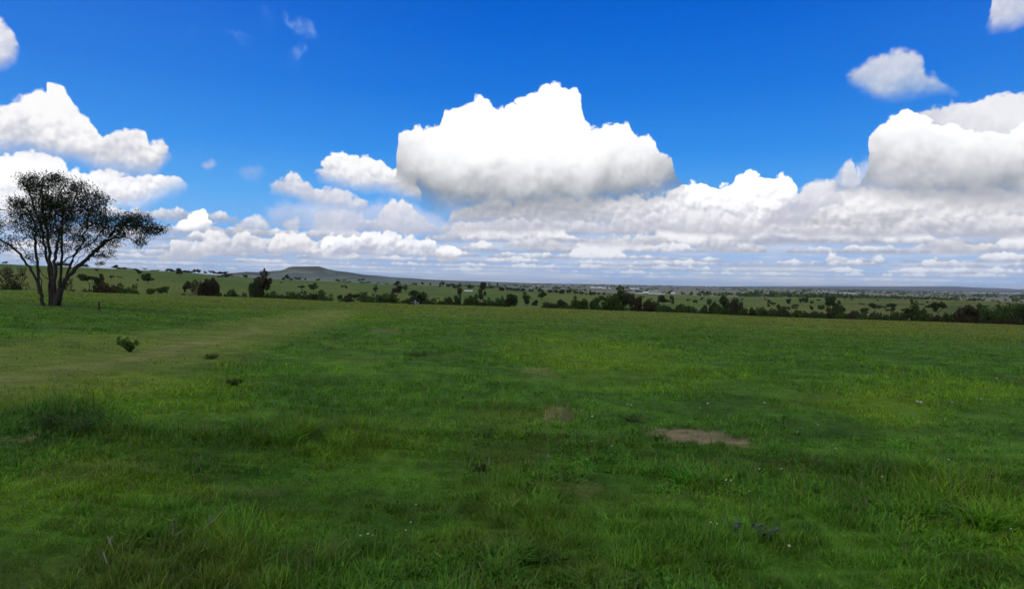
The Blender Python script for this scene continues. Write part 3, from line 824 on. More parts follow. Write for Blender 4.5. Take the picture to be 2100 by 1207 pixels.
T(284, 551, 565, 12, 'round', 'd', 'dark tree just below the skyline above the rounded green tree')
T(368, 549, 567, 15, 'round', 'd', 'tall dark tree of the skyline clump in the centre of the ridge')
T(456, 556, 571, 27, 'tall', 'd', 'wide dark tree on the skyline above the brown thicket')
T(206, 535, 552, 20, 'twiggy', 'b', 'bare twiggy tree on the skyline right of the acacia crown')
T(503, 562, 571, 11, 'round', 'd', 'small dark tree on the skyline left of the tall brown tree')
for X, t, b, w, k in [(10, 537, 542, 9, 'round'), (172, 541, 549, 17, 'low'), (130, 538, 546, 22, 'low'), (236, 544, 553, 11, 'round'), (246, 549, 553, 12, 'low'), (258, 549, 554, 12, 'low'),
                      (273, 551, 555, 10, 'low'), (297, 551, 557, 8, 'umbrella'), (314, 555, 559, 10, 'low'), (324, 554, 560, 6, 'round'), (341, 554, 560, 5, 'slim'), (348, 552, 560, 13, 'round'),
                      (358, 554, 560, 12, 'low'), (380, 555, 561, 14, 'low'), (390, 556, 561, 10, 'low'), (399, 552, 561, 9, 'tall'), (407, 552, 561, 9, 'tall'), (421, 557, 562, 6, 'round'),
                      (432, 556, 563, 9, 'umbrella'), (439, 556, 563, 8, 'round'), (471, 563, 567, 6, 'low'), (477, 565, 568, 4, 'round')]:
    T(X, t - 1.5, b, w*1.35, k, 'd', 'small dark tree on the skyline of the green hill at left', G_SKY, dist=float(ridge_r(pang(X, t)[0])) - 3, cat='tree', name='tree')
# --- thickets at the field's far edge, left of centre
T(401, 571, 608, 28, 'twiggy', 'b', 'airy brown thorn tree on the left of the brown thicket')
T(383, 574, 590, 18, 'umbrella', 'b' if ('umbrella', 'b') in PROTO else 'd', 'small flat tree reaching left of the brown thicket', dist=150)
T(422, 568, 609, 30, 'bush', 'b', 'tall brown bush in the middle of the brown thicket')
T(438, 565, 609, 28, 'bush', 'b', 'tall brown bush at the right end of the brown thicket')
T(456, 598, 610, 24, 'low', 'g', 'low dark scrub right of the brown thicket')
T(478, 590, 610, 22, 'bush', 'g', 'rounded green bush between brown thicket and tall brown tree')
T(499, 598, 610, 22, 'low', 'g', 'low green scrub left of the tall brown tree')
T(537, 548, 612, 46, 'tall', 'b', 'tall brown and green tree leaning right at the field edge', behind=26)
T(522, 572, 612, 28, 'bush', 'd', 'dark leafy bush at the foot of the tall brown tree', behind=22)
T(539, 588, 611, 11, 'slim', 'g', 'thin sapling right of the tall brown tree')
T(549, 598, 612, 16, 'bush', 'g', 'small bright green bush right of the tall brown tree', behind=30)
T(577, 595, 612, 44, 'low', 'g', 'wide green bush in the low row right of the tall brown tree', behind=40)
T(602, 596, 614, 38, 'low', 'g', 'second wide green bush right of the tall brown tree', behind=44)
T(587, 604, 614, 10, 'bush', 'd', 'small black green bush in front of the low green row', behind=14)
T(640, 592, 616, 52, 'low', 'd', 'long dark green bush below the forked hillside tree', behind=44)
T(668, 599, 618, 34, 'low', 'g', 'green bush trailing off right of the long dark bush', behind=36)
T(618, 584, 598, 17, 'umbrella', 'g', 'small flat topped tree on the slope above the low green row')
T(643, 578, 598, 26, 'tall', 'g', 'forked green tree on the slope above the long dark bush')
T(709, 584, 593, 7, 'round', 'd', 'tiny lone round tree in the middle of the green slope')
for X, t, b, w, k in [(589, 561, 574, 11, 'tall'), (581, 568, 574, 9, 'low'), (597, 570, 574, 8, 'low'), (607, 568, 575, 7, 'round'), (614, 568, 575, 7, 'round'), (626, 570, 576, 5, 'round'),
                      (652, 571, 577, 11, 'round'), (693, 572, 579, 12, 'round'), (706, 572, 578, 9, 'umbrella'), (717, 576, 581, 6, 'round'), (741, 571, 582, 14, 'umbrella'), (755, 577, 586, 15, 'round'),
                      (793, 580, 585, 8, 'low'), (853, 580, 586, 9, 'round'), (867, 578, 587, 8, 'round')]:
    T(X, t, b, w, k, 'd', 'small dark tree on the ridge line in front of the flat topped hill', 'trees on the ridge in front of the flat topped hill',
      dist=float(ridge_r(pang(X, t)[0])) - 3, cat='tree', name='tree')
T(698, 603, 617, 13, 'bush', 'd', 'small black green bush left of the crooked thin tree')
T(716, 599, 618, 26, 'bush', 'b', 'dark bush behind the crooked thin tree', behind=30)
T(740, 597, 619, 30, 'twiggy', 'o', 'pale twiggy shrub right of the crooked thin tree', behind=26)
T(757, 597, 619, 28, 'low', 'g', 'sloping green bush left of the upright brown tree', behind=36)
T(771, 583, 604, 13, 'slim', 'b', 'upright dark brown tree standing on the slope')
T(795, 597, 621, 48, 'low', 'g', 'dense dark green bush left of the round green tree', behind=34)
T(815, 584, 607, 26, 'round', 'b', 'reddish brown round tree up the slope left of centre')
T(815, 575, 592, 14, 'round', 'd', 'dark tree top showing above the reddish brown round tree', dist=480)
T(832, 582, 599, 13, 'tall', 'g', 'green tree between reddish tree and round green tree')
T(852, 594, 625, 52, 'round', 'd', 'big round dark green tree above the boulders at the field edge', behind=22)
T(905, 608, 624, 46, 'low', 'g', 'low wide green bush right of the big round green tree', behind=40)
T(922, 606, 624, 26, 'low', 'd', 'dark green bush left of the narrow brown tree', behind=34)
T(944, 579, 624, 14, 'slim', 'b', 'narrow tall tree with brown top left of the twin narrow trees')
T(937, 603, 625, 20, 'bush', 'd', 'dark bush at the foot of the narrow brown tree', behind=30)
T(963, 604, 626, 26, 'bush', 'g', 'green bush between the two narrow tall trees', behind=34)
T(976, 599, 626, 18, 'bush', 'g', 'taller green bush close left of the dark forked tree', behind=40)
T(992, 576, 622, 22, 'tall', 'd', 'dark tall tree with a thin crown tip right of centre left')
T(1012, 608, 628, 26, 'low', 'g', 'low green bush right of the dark tall tree', behind=36)
T(1026, 604, 627, 16, 'bush', 'g', 'rounded green bush beside the black green pair', behind=40)
T(1050, 601, 630, 34, 'round', 'd', 'left broad tree of the black green pair near the centre', behind=20)
T(1079, 596, 632, 22, 'tall', 'd', 'right taller tree of the black green pair near the centre', behind=8)
T(1097, 614, 632, 15, 'round', 'd', 'small dark tree right of the black green pair', behind=4)
T(1112, 593, 616, 20, 'tall', 'g', 'green tree on the slope right of the black green pair')
T(882, 580, 586, 6, 'round', 'd', 'tiny tree on the ridge above the low wide green bush')
T(908, 575, 588, 12, 'slim', 'd', 'tall dark cypress like tree on the ridge left of centre')
T(903, 579, 590, 8, 'slim', 'g', 'smaller green tree touching the dark ridge tree')
T(920, 581, 590, 12, 'round', 'b', 'brownish tree on the ridge right of the tall dark ridge tree')
T(935, 583, 591, 14, 'low', 'b', 'brown scrub patch on the ridge left of the narrow brown tree')
T(965, 582, 592, 16, 'low', 'g', 'green scrub on the ridge above the two narrow trees')
T(1021, 578, 590, 6, 'slim', 'd', 'thin dark tree on the distant ridge right of the dark tall tree')
for i, (X, t, b, w) in enumerate([(1005, 586, 592, 18), (1030, 588, 596, 16), (1044, 588, 596, 16), (1058, 589, 597, 16), (1072, 590, 598, 14), (1090, 592, 598, 13), (1108, 592, 599, 14), (1128, 593, 600, 10), (1140, 593, 601, 13),
                                  (1152, 592, 602, 16), (1167, 592, 602, 12), (1180, 596, 602, 10), (1192, 597, 604, 12), (1215, 596, 606, 14), (1228, 599, 605, 7), (1239, 598, 605, 6)]):
    T(X, t, b, w, 'low' if i % 2 else 'bush', 'b' if i < 5 else 'd', 'small scrubby bush in the hedge line between field and pale plain', 'scrubby hedge line below the pale plain')
# --- right of centre: the edge of the field
T(1126, 616, 633, 32, 'low', 'g', 'low green bush left of the brown dark bush near the centre', behind=40)
T(1150, 612, 634, 34, 'bush', 'b', 'brown dark bush right of the small round dark tree', behind=30)
T(1178, 603, 634, 22, 'tall', 'g', 'green tree rising left of the dark green rounded bush', behind=50)
T(1196, 610, 636, 30, 'bush', 'g', 'dark green rounded bush left of the blue green bush', behind=30)
T(1222, 607, 637, 32, 'bush', 'g', 'blue green bush left of the tallest green tree', behind=34)
T(1240, 616, 637, 24, 'bush', 'g', 'smaller green bush against the tallest green tree', behind=26)
T(1274, 582, 638, 60, 'tall', 'g', 'tallest leaning green tree on the far field edge', behind=24)
T(1262, 600, 638, 40, 'bush', 'g', 'leafy green skirt bush under the tallest green tree', behind=20)
T(1304, 600, 639, 34, 'bush', 'b', 'brown bushy tree right of the tallest green tree', behind=22)
T(1331, 611, 640, 28, 'bush', 'b', 'second shorter brown bush right of the tallest green tree', behind=20)
T(1354, 620, 642, 30, 'bush', 'g', 'green bush right of the brown bushes', behind=30)
T(1360, 604, 626, 26, 'round', 'd', 'left one of two dark trees on the slope below the white sheds')
T(1377, 605, 627, 13, 'tall', 'd', 'right narrower one of two dark trees below the white sheds')
T(1403, 621, 644, 34, 'bush', 'g', 'dark green mound shaped bush at the field edge', behind=30)
T(1445, 623, 645, 20, 'bush', 'g', 'small green bush left of the broad brown topped tree', behind=40)
T(1467, 616, 646, 28, 'bush', 'd', 'dark green round bush touching the broad brown tree', behind=34)
T(1490, 604, 648, 32, 'round', 'd', 'broad tree with a brownish domed crown', behind=60)
T(1508, 607, 648, 28, 'bush', 'b', 'brown side of the broad domed clump', behind=40)
T(1577, 613, 632, 9, 'slim', 'd', 'narrow dark tree above the green triangle bush')
T(1572, 629, 650, 32, 'low', 'g', 'green bush with flat top left of the triangular bush', behind=40)
T(1598, 620, 651, 19, 'tall', 'd', 'triangular dark tree at the field edge', behind=40)
T(1609, 627, 651, 12, 'bush', 'd', 'short dark bush against the triangular tree', behind=30)
T(1618, 611, 626, 11, 'round', 'd', 'dark round tree on the slope right of the triangular tree')
T(1648, 608, 620, 22, 'low', 'd', 'dark spreading bush up the slope right of centre')
T(1664, 625, 638, 11, 'tall', 'd', 'small upright dark tree mid slope left of the grey tree')
T(1637, 635, 643, 13, 'low', 'd', 'low dark bush just above the field edge hedge')
T(1702, 605, 652, 30, 'tall', 'd', 'tall grey green tree standing over the right hand scrub', behind=70)
T(1715, 622, 652, 26, 'bush', 'd', 'dark bush right of the tall grey green tree', behind=60)
T(1752, 635, 656, 34, 'bush', 'b', 'brownish wide bush in the right hand scrub', behind=50)
T(1774, 631, 646, 19, 'round', 'd', 'round dark tree above the brownish wide bush')
T(1790, 620, 631, 18, 'low', 'd', 'flat dark scrub up the right hand slope')
T(1829, 621, 642, 22, 'tall', 'd', 'dark tree on the slope left of the three big edge trees')
T(1820, 643, 658, 18, 'bush', 'd', 'small dark bush at the edge below the slope tree', behind=30)
T(1869, 608, 628, 8, 'slim', 'd', 'thin dark tree tip above the first big edge tree')
T(1869, 622, 662, 36, 'tall', 'd', 'first of the three big dark edge trees from the left', behind=8)
T(1888, 624, 661, 26, 'bush', 'g', 'green bush between the first and second big edge trees', behind=24)
T(1924, 616, 665, 32, 'umbrella', 'd', 'second big dark edge tree with a clear trunk', behind=5)
T(1948, 649, 663, 18, 'low', 'd', 'small low bush right of the tree with the clear trunk', behind=16)
T(1984, 622, 666, 50, 'bush', 'b', 'third big edge tree, brown and broad', behind=20)
T(2010, 618, 667, 34, 'tall', 'd', 'dark tree rising right of the broad brown tree', behind=50)
T(2036, 622, 668, 52, 'bush', 'g', 'big green bush second from the right edge', behind=34)
T(2075, 618, 669, 52, 'bush', 'g', 'big green bush at the right edge of the picture', behind=44)
T(2098, 622, 670, 40, 'bush', 'd', 'dark bush cut by the right edge of the picture', behind=30)
# low hedge of scrub that hides the dip behind the field
X = 690.0
while X < 2130:
    th = pang(X, 640)[0]
    cy_ = float(np.interp(X, [c[0] for c in CREST], [c[1] for c in CREST]))
    dens = 0.6 if X < 1500 else 0.9
    if prnd.random() < dens:
        hh = prnd.uniform(7, 15) if X < 1380 else prnd.uniform(11, 22)
        T(X + prnd.uniform(-4, 4), cy_ - hh, cy_, prnd.uniform(18, 34), prnd.choice(['bush', 'low', 'low']), prnd.choice('ggddb'),
          'low scrub bush in the dark row behind the far edge of the field', G_EDGE, behind=prnd.uniform(22, 62))
    X += prnd.uniform(9, 16)
# trees scattered over the right-hand slope
for k in range(92):
    X = prnd.uniform(1130, 2110)
    if X < 1550 and prnd.random() < 0.55: continue
    cy_ = float(np.interp(X, [c[0] for c in CREST], [c[1] for c in CREST]))
    ry_ = float(np.interp(X, [c[0] for c in RIDGE], [c[1] for c in RIDGE]))
    f = prnd.random()**1.3
    Y = ry_ + 1.5 + (cy_ - 12 - ry_)*f
    s = 4.0 + 8.0*f*prnd.uniform(0.6, 1.4)
    T(X, Y - s, Y, s*prnd.uniform(0.9, 2.2), prnd.choice(['round', 'low', 'bush', 'umbrella', 'tall']), prnd.choice('dg'),
      'small dark tree scattered on the right hand slope behind the field', G_SLOPE, cat='tree', name='tree')
for k in range(14):
    X = prnd.uniform(20, 900)
    cy_ = float(np.interp(X, [c[0] for c in CREST], [c[1] for c in CREST])); ry_ = float(np.interp(X, [c[0] for c in RIDGE], [c[1] for c in RIDGE]))
    Y = ry_ + 3 + (cy_ - 8 - ry_)*prnd.random(); s = prnd.uniform(2.5, 5)
    T(X, Y - s, Y, s*prnd.uniform(1, 1.6), 'low', 'g', 'tiny low bush dotted on the open green hillside', 'tiny bushes on the open green hillside')

# ------------------------------------------------------------------ the big acacia
def big_acacia():
    bx_, by_, r0 = cast(97, 627)
    px = r0/math.hypot(1, 0)/F*math.cos(math.atan2(bx_, by_))          # metres per photo pixel at the tree
    z0 = float(height(bx_, by_))
    rt = np.array([1.0, 0, 0]); fw = np.array([0, 1.0, 0])
    px = by_/F
    R_ = np.random.default_rng(3)
    k = px/3.55
    def P3(u, v, d):       # u, v: measured in a 3.55x enlargement whose origin is (0, 320)
        return rt*((u/3.55 - 97)*px) + fw*d + np.array([0, 0, (627 - 320 - v/3.55)*px])
    limbs = [
        [(318,1092,0),(305,1010,-.05),(288,930,-.1),(262,850,-.2),(235,780,-.3),(190,715,-.4),(130,650,-.5),(80,610,-.6),(20,575,-.7),(-40,540,-.8)],
        [(288,930,-.1),(268,830,.1),(240,730,.2),(215,620,.3),(205,540,.4),(190,480,.5),(150,400,.6),(90,350,.7),(20,300,.8)],
        [(350,1092,.15),(345,1000,.15),(335,900,.2),(318,790,.25),(292,660,.3),(268,560,.4),(235,470,.5),(195,370,.5),(165,270,.5),(140,160,.5)],
        [(372,1092,.1),(372,1000,.05),(378,880,0),(372,750,-.1),(366,620,-.2),(350,500,-.2),(335,380,-.3),(335,260,-.3),(345,150,-.3)],
        [(395,1092,0),(405,1000,-.05),(415,900,-.15),(425,800,-.2),(432,700,-.3),(460,620,-.4),(478,565,-.5),(455,490,-.5),(460,390,-.6),(490,290,-.7),(560,200,-.8)],
        [(412,1092,-.1),(425,1000,-.1),(445,930,0),(488,865,.1),(530,805,.2),(580,750,.3),(628,700,.4),(680,645,.4),(735,590,.5),(765,535,.5),(800,490,.5),(880,440,.5),(980,410,.6)],
        [(735,590,.5),(820,575,.3),(900,570,.1),(980,600,0)],
        [(800,490,.5),(900,480,.8),(1010,490,.9),(1110,520,1.0)],
        [(628,700,.4),(720,700,.1),(800,730,-.1)],
        [(425,800,-.2),(460,740,.3),(520,670,.6),(590,610,.8),(650,540,.9),(680,450,1.0),(665,350,1.0),(690,260,1.0)],
        [(432,700,-.3),(490,660,-.6),(560,640,-.9),(640,600,-1.1),(720,520,-1.2),(740,420,-1.2)],
        [(318,790,.25),(270,730,.8),(220,700,1.1),(150,690,1.3),(100,700,1.4)],
        [(378,880,0),(400,760,.7),(410,640,1.1),(420,520,1.3),(440,400,1.4),(430,280,1.5)],
        [(335,900,.2),(300,760,-.6),(260,640,-1.1),(250,520,-1.3),(270,400,-1.4),(260,280,-1.4)],
        [(340,1092,.35),(332,1000,.4),(318,900,.5),(290,800,.6),(262,720,.6),(225,650,.7),(170,600,.7),(110,560,.7)],
        [(385,1092,.3),(392,1000,.35),(398,900,.4),(396,800,.4),(400,700,.5),(392,600,.5),(400,480,.5),(410,360,.4),(395,240,.4)],
        [(405,1092,.25),(415,1000,.3),(430,900,.4),(450,800,.5),(475,720,.6),(520,640,.6),(555,560,.6),(580,470,.5),(600,380,.4)],
        [(305,1010,-.05),(280,900,.2),(225,800,.5),(150,740,.7),(70,730,.8)],
        [(488,865,.1),(500,780,.4),(540,700,.6),(600,660,.7),(690,640,.8)],
        [(580,750,.3),(640,740,0),(700,690,-.2),(760,690,-.3),(830,740,-.3)],
        [(478,565,-.5),(540,470,-.6),(590,380,-.7),(620,280,-.7),(610,200,-.7)],
    ]
    nodes, par = [], []
    for L in limbs:
        pts = [P3(u, v, d*1.1) for u, v, d in L]
        dense = []
        for a, b in zip(pts[:-1], pts[1:]):
            for t in (0, 0.33, 0.66): dense.append(a + (b - a)*t + R_.normal(size=3)*(0.035 if a[2] > 1.2 else 0.015))
        dense.append(pts[-1])
        last = -1
        if L[0][1] < 1090:
            dd = np.linalg.norm(np.array(nodes) - pts[0], axis=1); last = int(np.argmin(dd)); dense = dense[1:]
        for q in dense:
            nodes.append(q); par.append(last); last = len(nodes) - 1
    # foliage masses (u, v, depth, radius u, radius depth, radius v, twigs, leaves)
    mass = [(345,330,0,150,1.1,150,100,4400), (380,430,.1,150,1.1,130,90,3800), (330,520,0,110,.9,90,50,1700), (170,170,.3,75,.6,55,40,560), (240,220,0,90,.8,60,55,800), (345,175,0,90,.8,60,55,800), (440,160,-.2,50,.6,40,25,300),
            (590,220,-.4,100,.8,60,50,1100), (650,300,.3,100,.9,70,60,1400), (560,330,-.3,110,.9,90,60,1700), (690,390,.2,80,.8,60,45,900), (600,430,0,120,1.0,80,60,1500), (740,470,0,90,.8,60,45,1100), (690,520,.3,110,.9,50,45,1000),
            (860,440,.5,90,.7,45,45,1300), (960,440,.6,85,.7,50,45,1250), (900,500,.5,120,.8,45,50,1400), (1030,520,.8,85,.6,40,40,900), (1000,590,.3,60,.5,50,25,480), (1090,490,.9,50,.4,40,22,300), (830,560,.3,90,.7,40,35,500), (740,700,0,90,.6,50,35,330), (800,620,.1,80,.6,40,30,330),
            (620,600,.2,120,.9,60,45,500), (540,560,0,90,.9,60,35,520), (60,340,.7,70,.6,50,35,640), (80,420,.5,80,.6,50,35,700), (10,330,.8,50,.5,50,22,360), (150,510,0,110,.9,50,40,560), (30,530,-.6,80,.6,50,35,560), (-60,430,-.2,80,.7,110,40,800), (-70,560,-.6,70,.6,60,25,450),
            (210,440,.3,90,.8,60,40,1000), (100,640,-.4,90,.7,60,35,330), (230,600,0,100,1.0,70,40,360), (470,640,.2,110,1.2,90,45,420), (130,720,.8,60,.6,40,20,120), (350,640,0,100,1.1,90,35,420)]
    mass = [m_[:6] + (int(m_[6]*1.9), int(m_[7]*(0.72 if m_[6] < 85 else 0.95))) for m_ in mass]
    tg, lv, ends = [], [], []
    for u, v, d, ru, rd, rv_, nt, nl in mass:
        q = R_.normal(size=(nt, 3)); q /= np.linalg.norm(q, axis=1)[:, None]; q *= (0.35 + 0.65*R_.random(nt))[:, None]
        tg.append(np.array([P3(u + a*ru*1.05, v + c*rv_*1.05, (d + b*rd)*1.1) for a, b, c in q]))
    tg = np.concatenate(tg)
    arr, par = grow(nodes, par, tg, 0.16, R_, 0.35)
    TV, TF = skeleton_tubes(arr, par, 0.0072, 0.46, 6, 0.135)
    e = empty('acacia_tree', (bx_, by_, z0 - 0.05))
    tag(e, 'large many stemmed acacia tree on the left with a feathery dark crown', 'tree')
    mesh_np('trunk', TV, [TF], M_barkpale, e, smooth=True)
    # leaves: sprigs strung along the outer twigs plus loose ones through each mass
    PL = []
    for u, v, d, ru, rd, rv_, nt, nl in mass:
        cl = max(6, nl//34)
        q = R_.normal(size=(cl, 3)); q /= np.linalg.norm(q, axis=1)[:, None]; q *= (R_.random(cl)**0.45)[:, None]
        cen = np.array([P3(u + a*ru, v + c*rv_, (d + b*rd)*1.1) for a, b, c in q])
        pick = R_.integers(0, cl, nl)
        sp = R_.normal(size=(nl, 3))*np.array([0.14, 0.14, 0.125])
        PL.append(cen[pick] + sp)
    tips = tg[R_.integers(0, len(tg), 8000)] + R_.normal(size=(8000, 3))*0.10
    PL.append(tips)
    PL = np.concatenate(PL)
    LV, LF = leaf_quads(PL, 0.042, R_, 0.0, 2.6)
    mesh_np('crown', LV, [LF], M_big, e)
    return e
big_acacia()

# ------------------------------------------------------------------ small things on the field
def blade_cluster(center, count, h, spread, R_, wid=0.004, lean=0.5):
    VV, FF = [], []
    a = R_.random(count)*6.283; rr_ = spread*np.sqrt(R_.random(count))
    b = np.stack([center[0] + rr_*np.cos(a)*0.5, center[1] + rr_*np.sin(a)*0.5, np.full(count, center[2])], -1)
    ln = lean*(0.3 + R_.random(count)); hh = h*(0.5 + 0.6*R_.random(count))
    tip = b + np.stack([np.cos(a)*ln*hh, np.sin(a)*ln*hh, hh], -1)
    mid_ = b*0.5 + tip*0.5 + np.stack([-np.cos(a)*ln*hh*0.15, -np.sin(a)*ln*hh*0.15, hh*0.1], -1)
    p = np.stack([-np.sin(a), np.cos(a), np.zeros(count)], -1)*wid
    V_ = np.stack([b - p, b + p, mid_ + p*0.8, mid_ - p*0.8, tip], 1).reshape(-1, 3)
    i = np.arange(count)*5
    return V_, np.stack([i, i+1, i+2, i+3], -1), np.stack([i+3, i+2, i+4], -1)

def plain_mat(name, c, rough=0.8):
    m, n, out = new_mat(name)
    tcn = n.node('ShaderNodeTexCoord')
    v = n.noise(E(n, tcn.outputs['Object']), 30, 3, 0.6)
    b = n.node('ShaderNodeBsdfPrincipled')
    n.put(b.inputs['Base Color'], n.mix(v, [x*0.7 for x in c], [min(1, x*1.25) for x in c]))
    b.inputs['Roughness'].default_value = rough
    n.t.links.new(b.outputs[0], out.inputs[0]); return m
M_petal = plain_mat('white_petal', (0.34, 0.36, 0.28)); M_cream = plain_mat('cream_petal', (0.34, 0.28, 0.18)); M_pale = plain_mat('bluish_leaf', (0.075, 0.12, 0.10))
M_yel = plain_mat('yellow_centre', (0.5, 0.36, 0.05)); M_stem = plain_mat('green_stem', (0.05, 0.10, 0.03)); M_twig = plain_mat('dry_twig', (0.26, 0.22, 0.15))
M_white = plain_mat('white_roofing', (0.72, 0.72, 0.66)); M_wall = plain_mat('cream_wall', (0.45, 0.43, 0.36)); M_rock = plain_mat('dark_rock', (0.035, 0.032, 0.026)); M_rockp = plain_mat('pale_rock', (0.22, 0.23, 0.22))

def flower(X, Y, sz, mat, label, group=None, heads=1):
    x, y, r = cast(X, Y + 5)
    z = float(height(x, y)); R_ = np.random.default_rng(int(X*7 + Y))
    e = empty('wildflower', (x, y, z)); tag(e, label, 'flower', group)
    s = sz/F*y*0.25; h0 = 0.11 + 0.05*R_.random()
    st, pv, pf, cv, cf = [], [], [], [], []; off = 0; coff = 0
    for k in range(heads):
        dx_ = (k - (heads - 1)/2)*s*1.5 + R_.normal()*0.01; hh = h0*(0.85 + 0.3*R_.random())
        st.append((np.array([[0, 0, -0.01], [dx_*0.4, 0.005, hh*0.5], [dx_, 0, hh]]), np.array([0.0025, 0.002, 0.0018])))
        c = np.array([dx_, 0, hh + 0.002]); nrm = np.array([R_.normal()*0.3, -0.55, 0.8]); nrm /= np.linalg.norm(nrm)
        a = np.cross(nrm, [1, 0, 0]); a /= np.linalg.norm(a); b = np.cross(nrm, a)
        rad = s/heads*1.15 if heads > 1 else s
        for q in range(9):
            t = q*2*math.pi/9; d = a*math.cos(t) + b*math.sin(t); w = np.cross(nrm, d)*rad*0.30
            pv += [c + d*rad*0.15, c + d*rad*0.7 + w + nrm*rad*0.08, c + d*rad, c + d*rad*0.7 - w + nrm*rad*0.08]; pf.append([off, off+1, off+2, off+3]); off += 4
        for q in range(6):
            t = q*2*math.pi/6; cv.append(c + (a*math.cos(t) + b*math.sin(t))*rad*0.22 + nrm*rad*0.04)
        cv.append(c + nrm*rad*0.16)
        cf += [[coff + q, coff + (q+1) % 6, coff + 6] for q in range(6)]; coff += 7
    TV, TF = tubes(st, 4)
    mesh_np('stem', TV, [TF], M_stem, e); mesh_np('petals', np.array(pv), [np.array(pf)], mat, e); mesh_np('flower_centre', np.array(cv), [np.array(cf)], M_yel, e)
GF = 'small white wildflowers dotted in the grass'
flower(1885, 832, 22, M_petal, 'pair of white daisies standing tall in the yellow green grass', heads=2)
flower(1290, 842, 14, M_cream, 'cream seed head above the grass left of the bare earth patch', heads=2)
flower(1215, 873, 10, M_petal, 'white flower between the two bare earth patches')
flower(1495, 1013, 18, M_cream, 'pinkish cream flower low in the grass below the bare earth patch', heads=2)
flower(1465, 1115, 15, M_petal, 'bluish white flower in the foreground left of the grey blue herbs', heads=2)
flower(1610, 1150, 14, M_cream, 'orange tan flower at the bottom right of centre', heads=1)
for X, Y, s in [(2010, 834, 10), (1568, 834, 9), (1950, 836, 8), (2043, 783, 8), (1450, 842, 9), (1437, 848, 8), (1675, 885, 7), (1600, 990, 8), (1557, 982, 7), (1540, 1040, 8), (842, 1105, 9), (849, 1073, 7), (835, 1120, 8),
                (755, 1130, 9), (740, 1140, 8), (768, 1138, 7), (1805, 1002, 8), (1907, 1018, 8), (1948, 968, 9), (1745, 1130, 7), (2080, 1112, 8), (1258, 937, 7), (1205, 965, 7), (1125, 957, 7), (1213, 925, 7), (1376, 806, 6), (1358, 808, 6),
                (1705, 930, 6), (1708, 948, 7), (1680, 960, 6), (1633, 908, 6), (1645, 895, 6), (2090, 784, 6), (1825, 886, 6)]:
    flower(X, Y, s, M_petal, 'single small white wildflower in the green grass', GF)

def herb(X, Y, wpx, hpx, mat, label, leafy=26, cat='herb', name='herb'):
    x, y, r = cast(X, Y); z = float(height(x, y)); R_ = np.random.default_rng(int(X*3 + Y))
    e = empty(name, (x, y, z)); tag(e, label, cat)
    w, h = wpx/F*y/2, hpx/F*y
    paths, pts = [], []
    for k in range(leafy):
        a = R_.random()*6.283; ln = w*(0.2 + 0.9*R_.random()); hh = h*(0.45 + 0.6*R_.random())
        P_ = np.array([[0, 0, -0.01], [math.cos(a)*ln*0.35, math.sin(a)*ln*0.35, hh*0.55], [math.cos(a)*ln*0.8, math.sin(a)*ln*0.8, hh*0.9], [math.cos(a)*ln, math.sin(a)*ln, hh]])
        rad = 0.0022 + 0.0002*r
        paths.append((P_, np.array([rad, rad*0.8, rad*0.6, rad*0.3])))
        t = R_.random(9)[:, None]
        pts.append(P_[0]*(1 - t)**2 + 2*t*(1 - t)*P_[1] + t*t*P_[3] + R_.normal(size=(9, 3))*w*0.05)
    TV, TF = tubes(paths, 4); mesh_np('stem', TV, [TF], M_stem, e)
    LV, LF = leaf_quads(np.concatenate(pts), max(0.02, 0.0016*r*1.6), R_, 0.0, 2.2); mesh_np('foliage', LV, [LF], mat, e)
herb(267, 721, 58, 32, M_weed, 'dark leafy weed clump beside the pale track', 34, 'shrub', 'shrub')
herb(1572, 1108, 50, 30, M_pale, 'grey blue leafy herb low in the right foreground grass', 20)
herb(1512, 1104, 20, 36, M_pale, 'upright bluish herb left of the grey blue one', 12)
herb(985, 970, 36, 18, M_dark, 'dark small herb in the middle foreground', 14)
herb(480, 790, 36, 12, M_weed, 'tall green weed standing right of the yellow green grass', 26)
herb(95, 885, 80, 46, M_weed, 'dark grass like weed at the left of the tall dark tuft', 30)
herb(165, 893, 90, 48, M_weed, 'darkest leafy weed in the middle of the tall tuft', 34)
herb(430, 735, 50, 8, M_weed, 'low spreading weed at the near side of the track', 16)
herb(1290, 862, 60, 12, M_weed, 'flat dark weed behind the bare earth patch', 20)
herb(855, 730, 60, 7, M_weed, 'flat dark weed patch in the middle field', 16)
herb(1085, 1010, 30, 22, M_dark, 'small dark herb right of the middle foreground', 12)
herb(840, 612+12, 8, 6, M_dark, 'tiny weed beside the dark boulder', 6)

def twig(pts, label, rad=0.005):
    base = cast(*pts[0][0]); x0, y0, r = base; z0 = float(height(x0, y0))
    e_paths = []
    for line in pts:
        P_ = []
        for (X, Y) in line:
            d = pdir(X, Y); t = y0/d[1]; P_.append([d[0]*t - x0, 0.02*math.sin(X), EYE + d[2]*t - z0 + 0.02])
        e_paths.append((np.array(P_), np.linspace(rad, rad*0.45, len(P_))))
    TV, TF = tubes(e_paths, 5)
    o = mesh_np('dry_twig', TV, [TF], M_twig); o.location = (x0, y0, z0); tag(o, label, 'twig')
twig([[(352, 1104), (353, 1088), (357, 1072), (362, 1060)], [(353, 1088), (350, 1075)], [(352, 1104), (368, 1100), (376, 1092)]], 'thin forked dry twig in the left foreground')
twig([[(392, 1098), (415, 1092), (428, 1082), (445, 1068), (458, 1052), (464, 1040)], [(428, 1082), (430, 1062), (433, 1052)]], 'long curved dry twig right of the forked one')
twig([[(232, 1130), (226, 1115), (220, 1105)], [(226, 1115), (229, 1106)]], 'short pale dry twig at the left, upper one of two')
twig([[(220, 1165), (217, 1150), (210, 1140)]], 'short pale dry twig at the left, lower one of two')

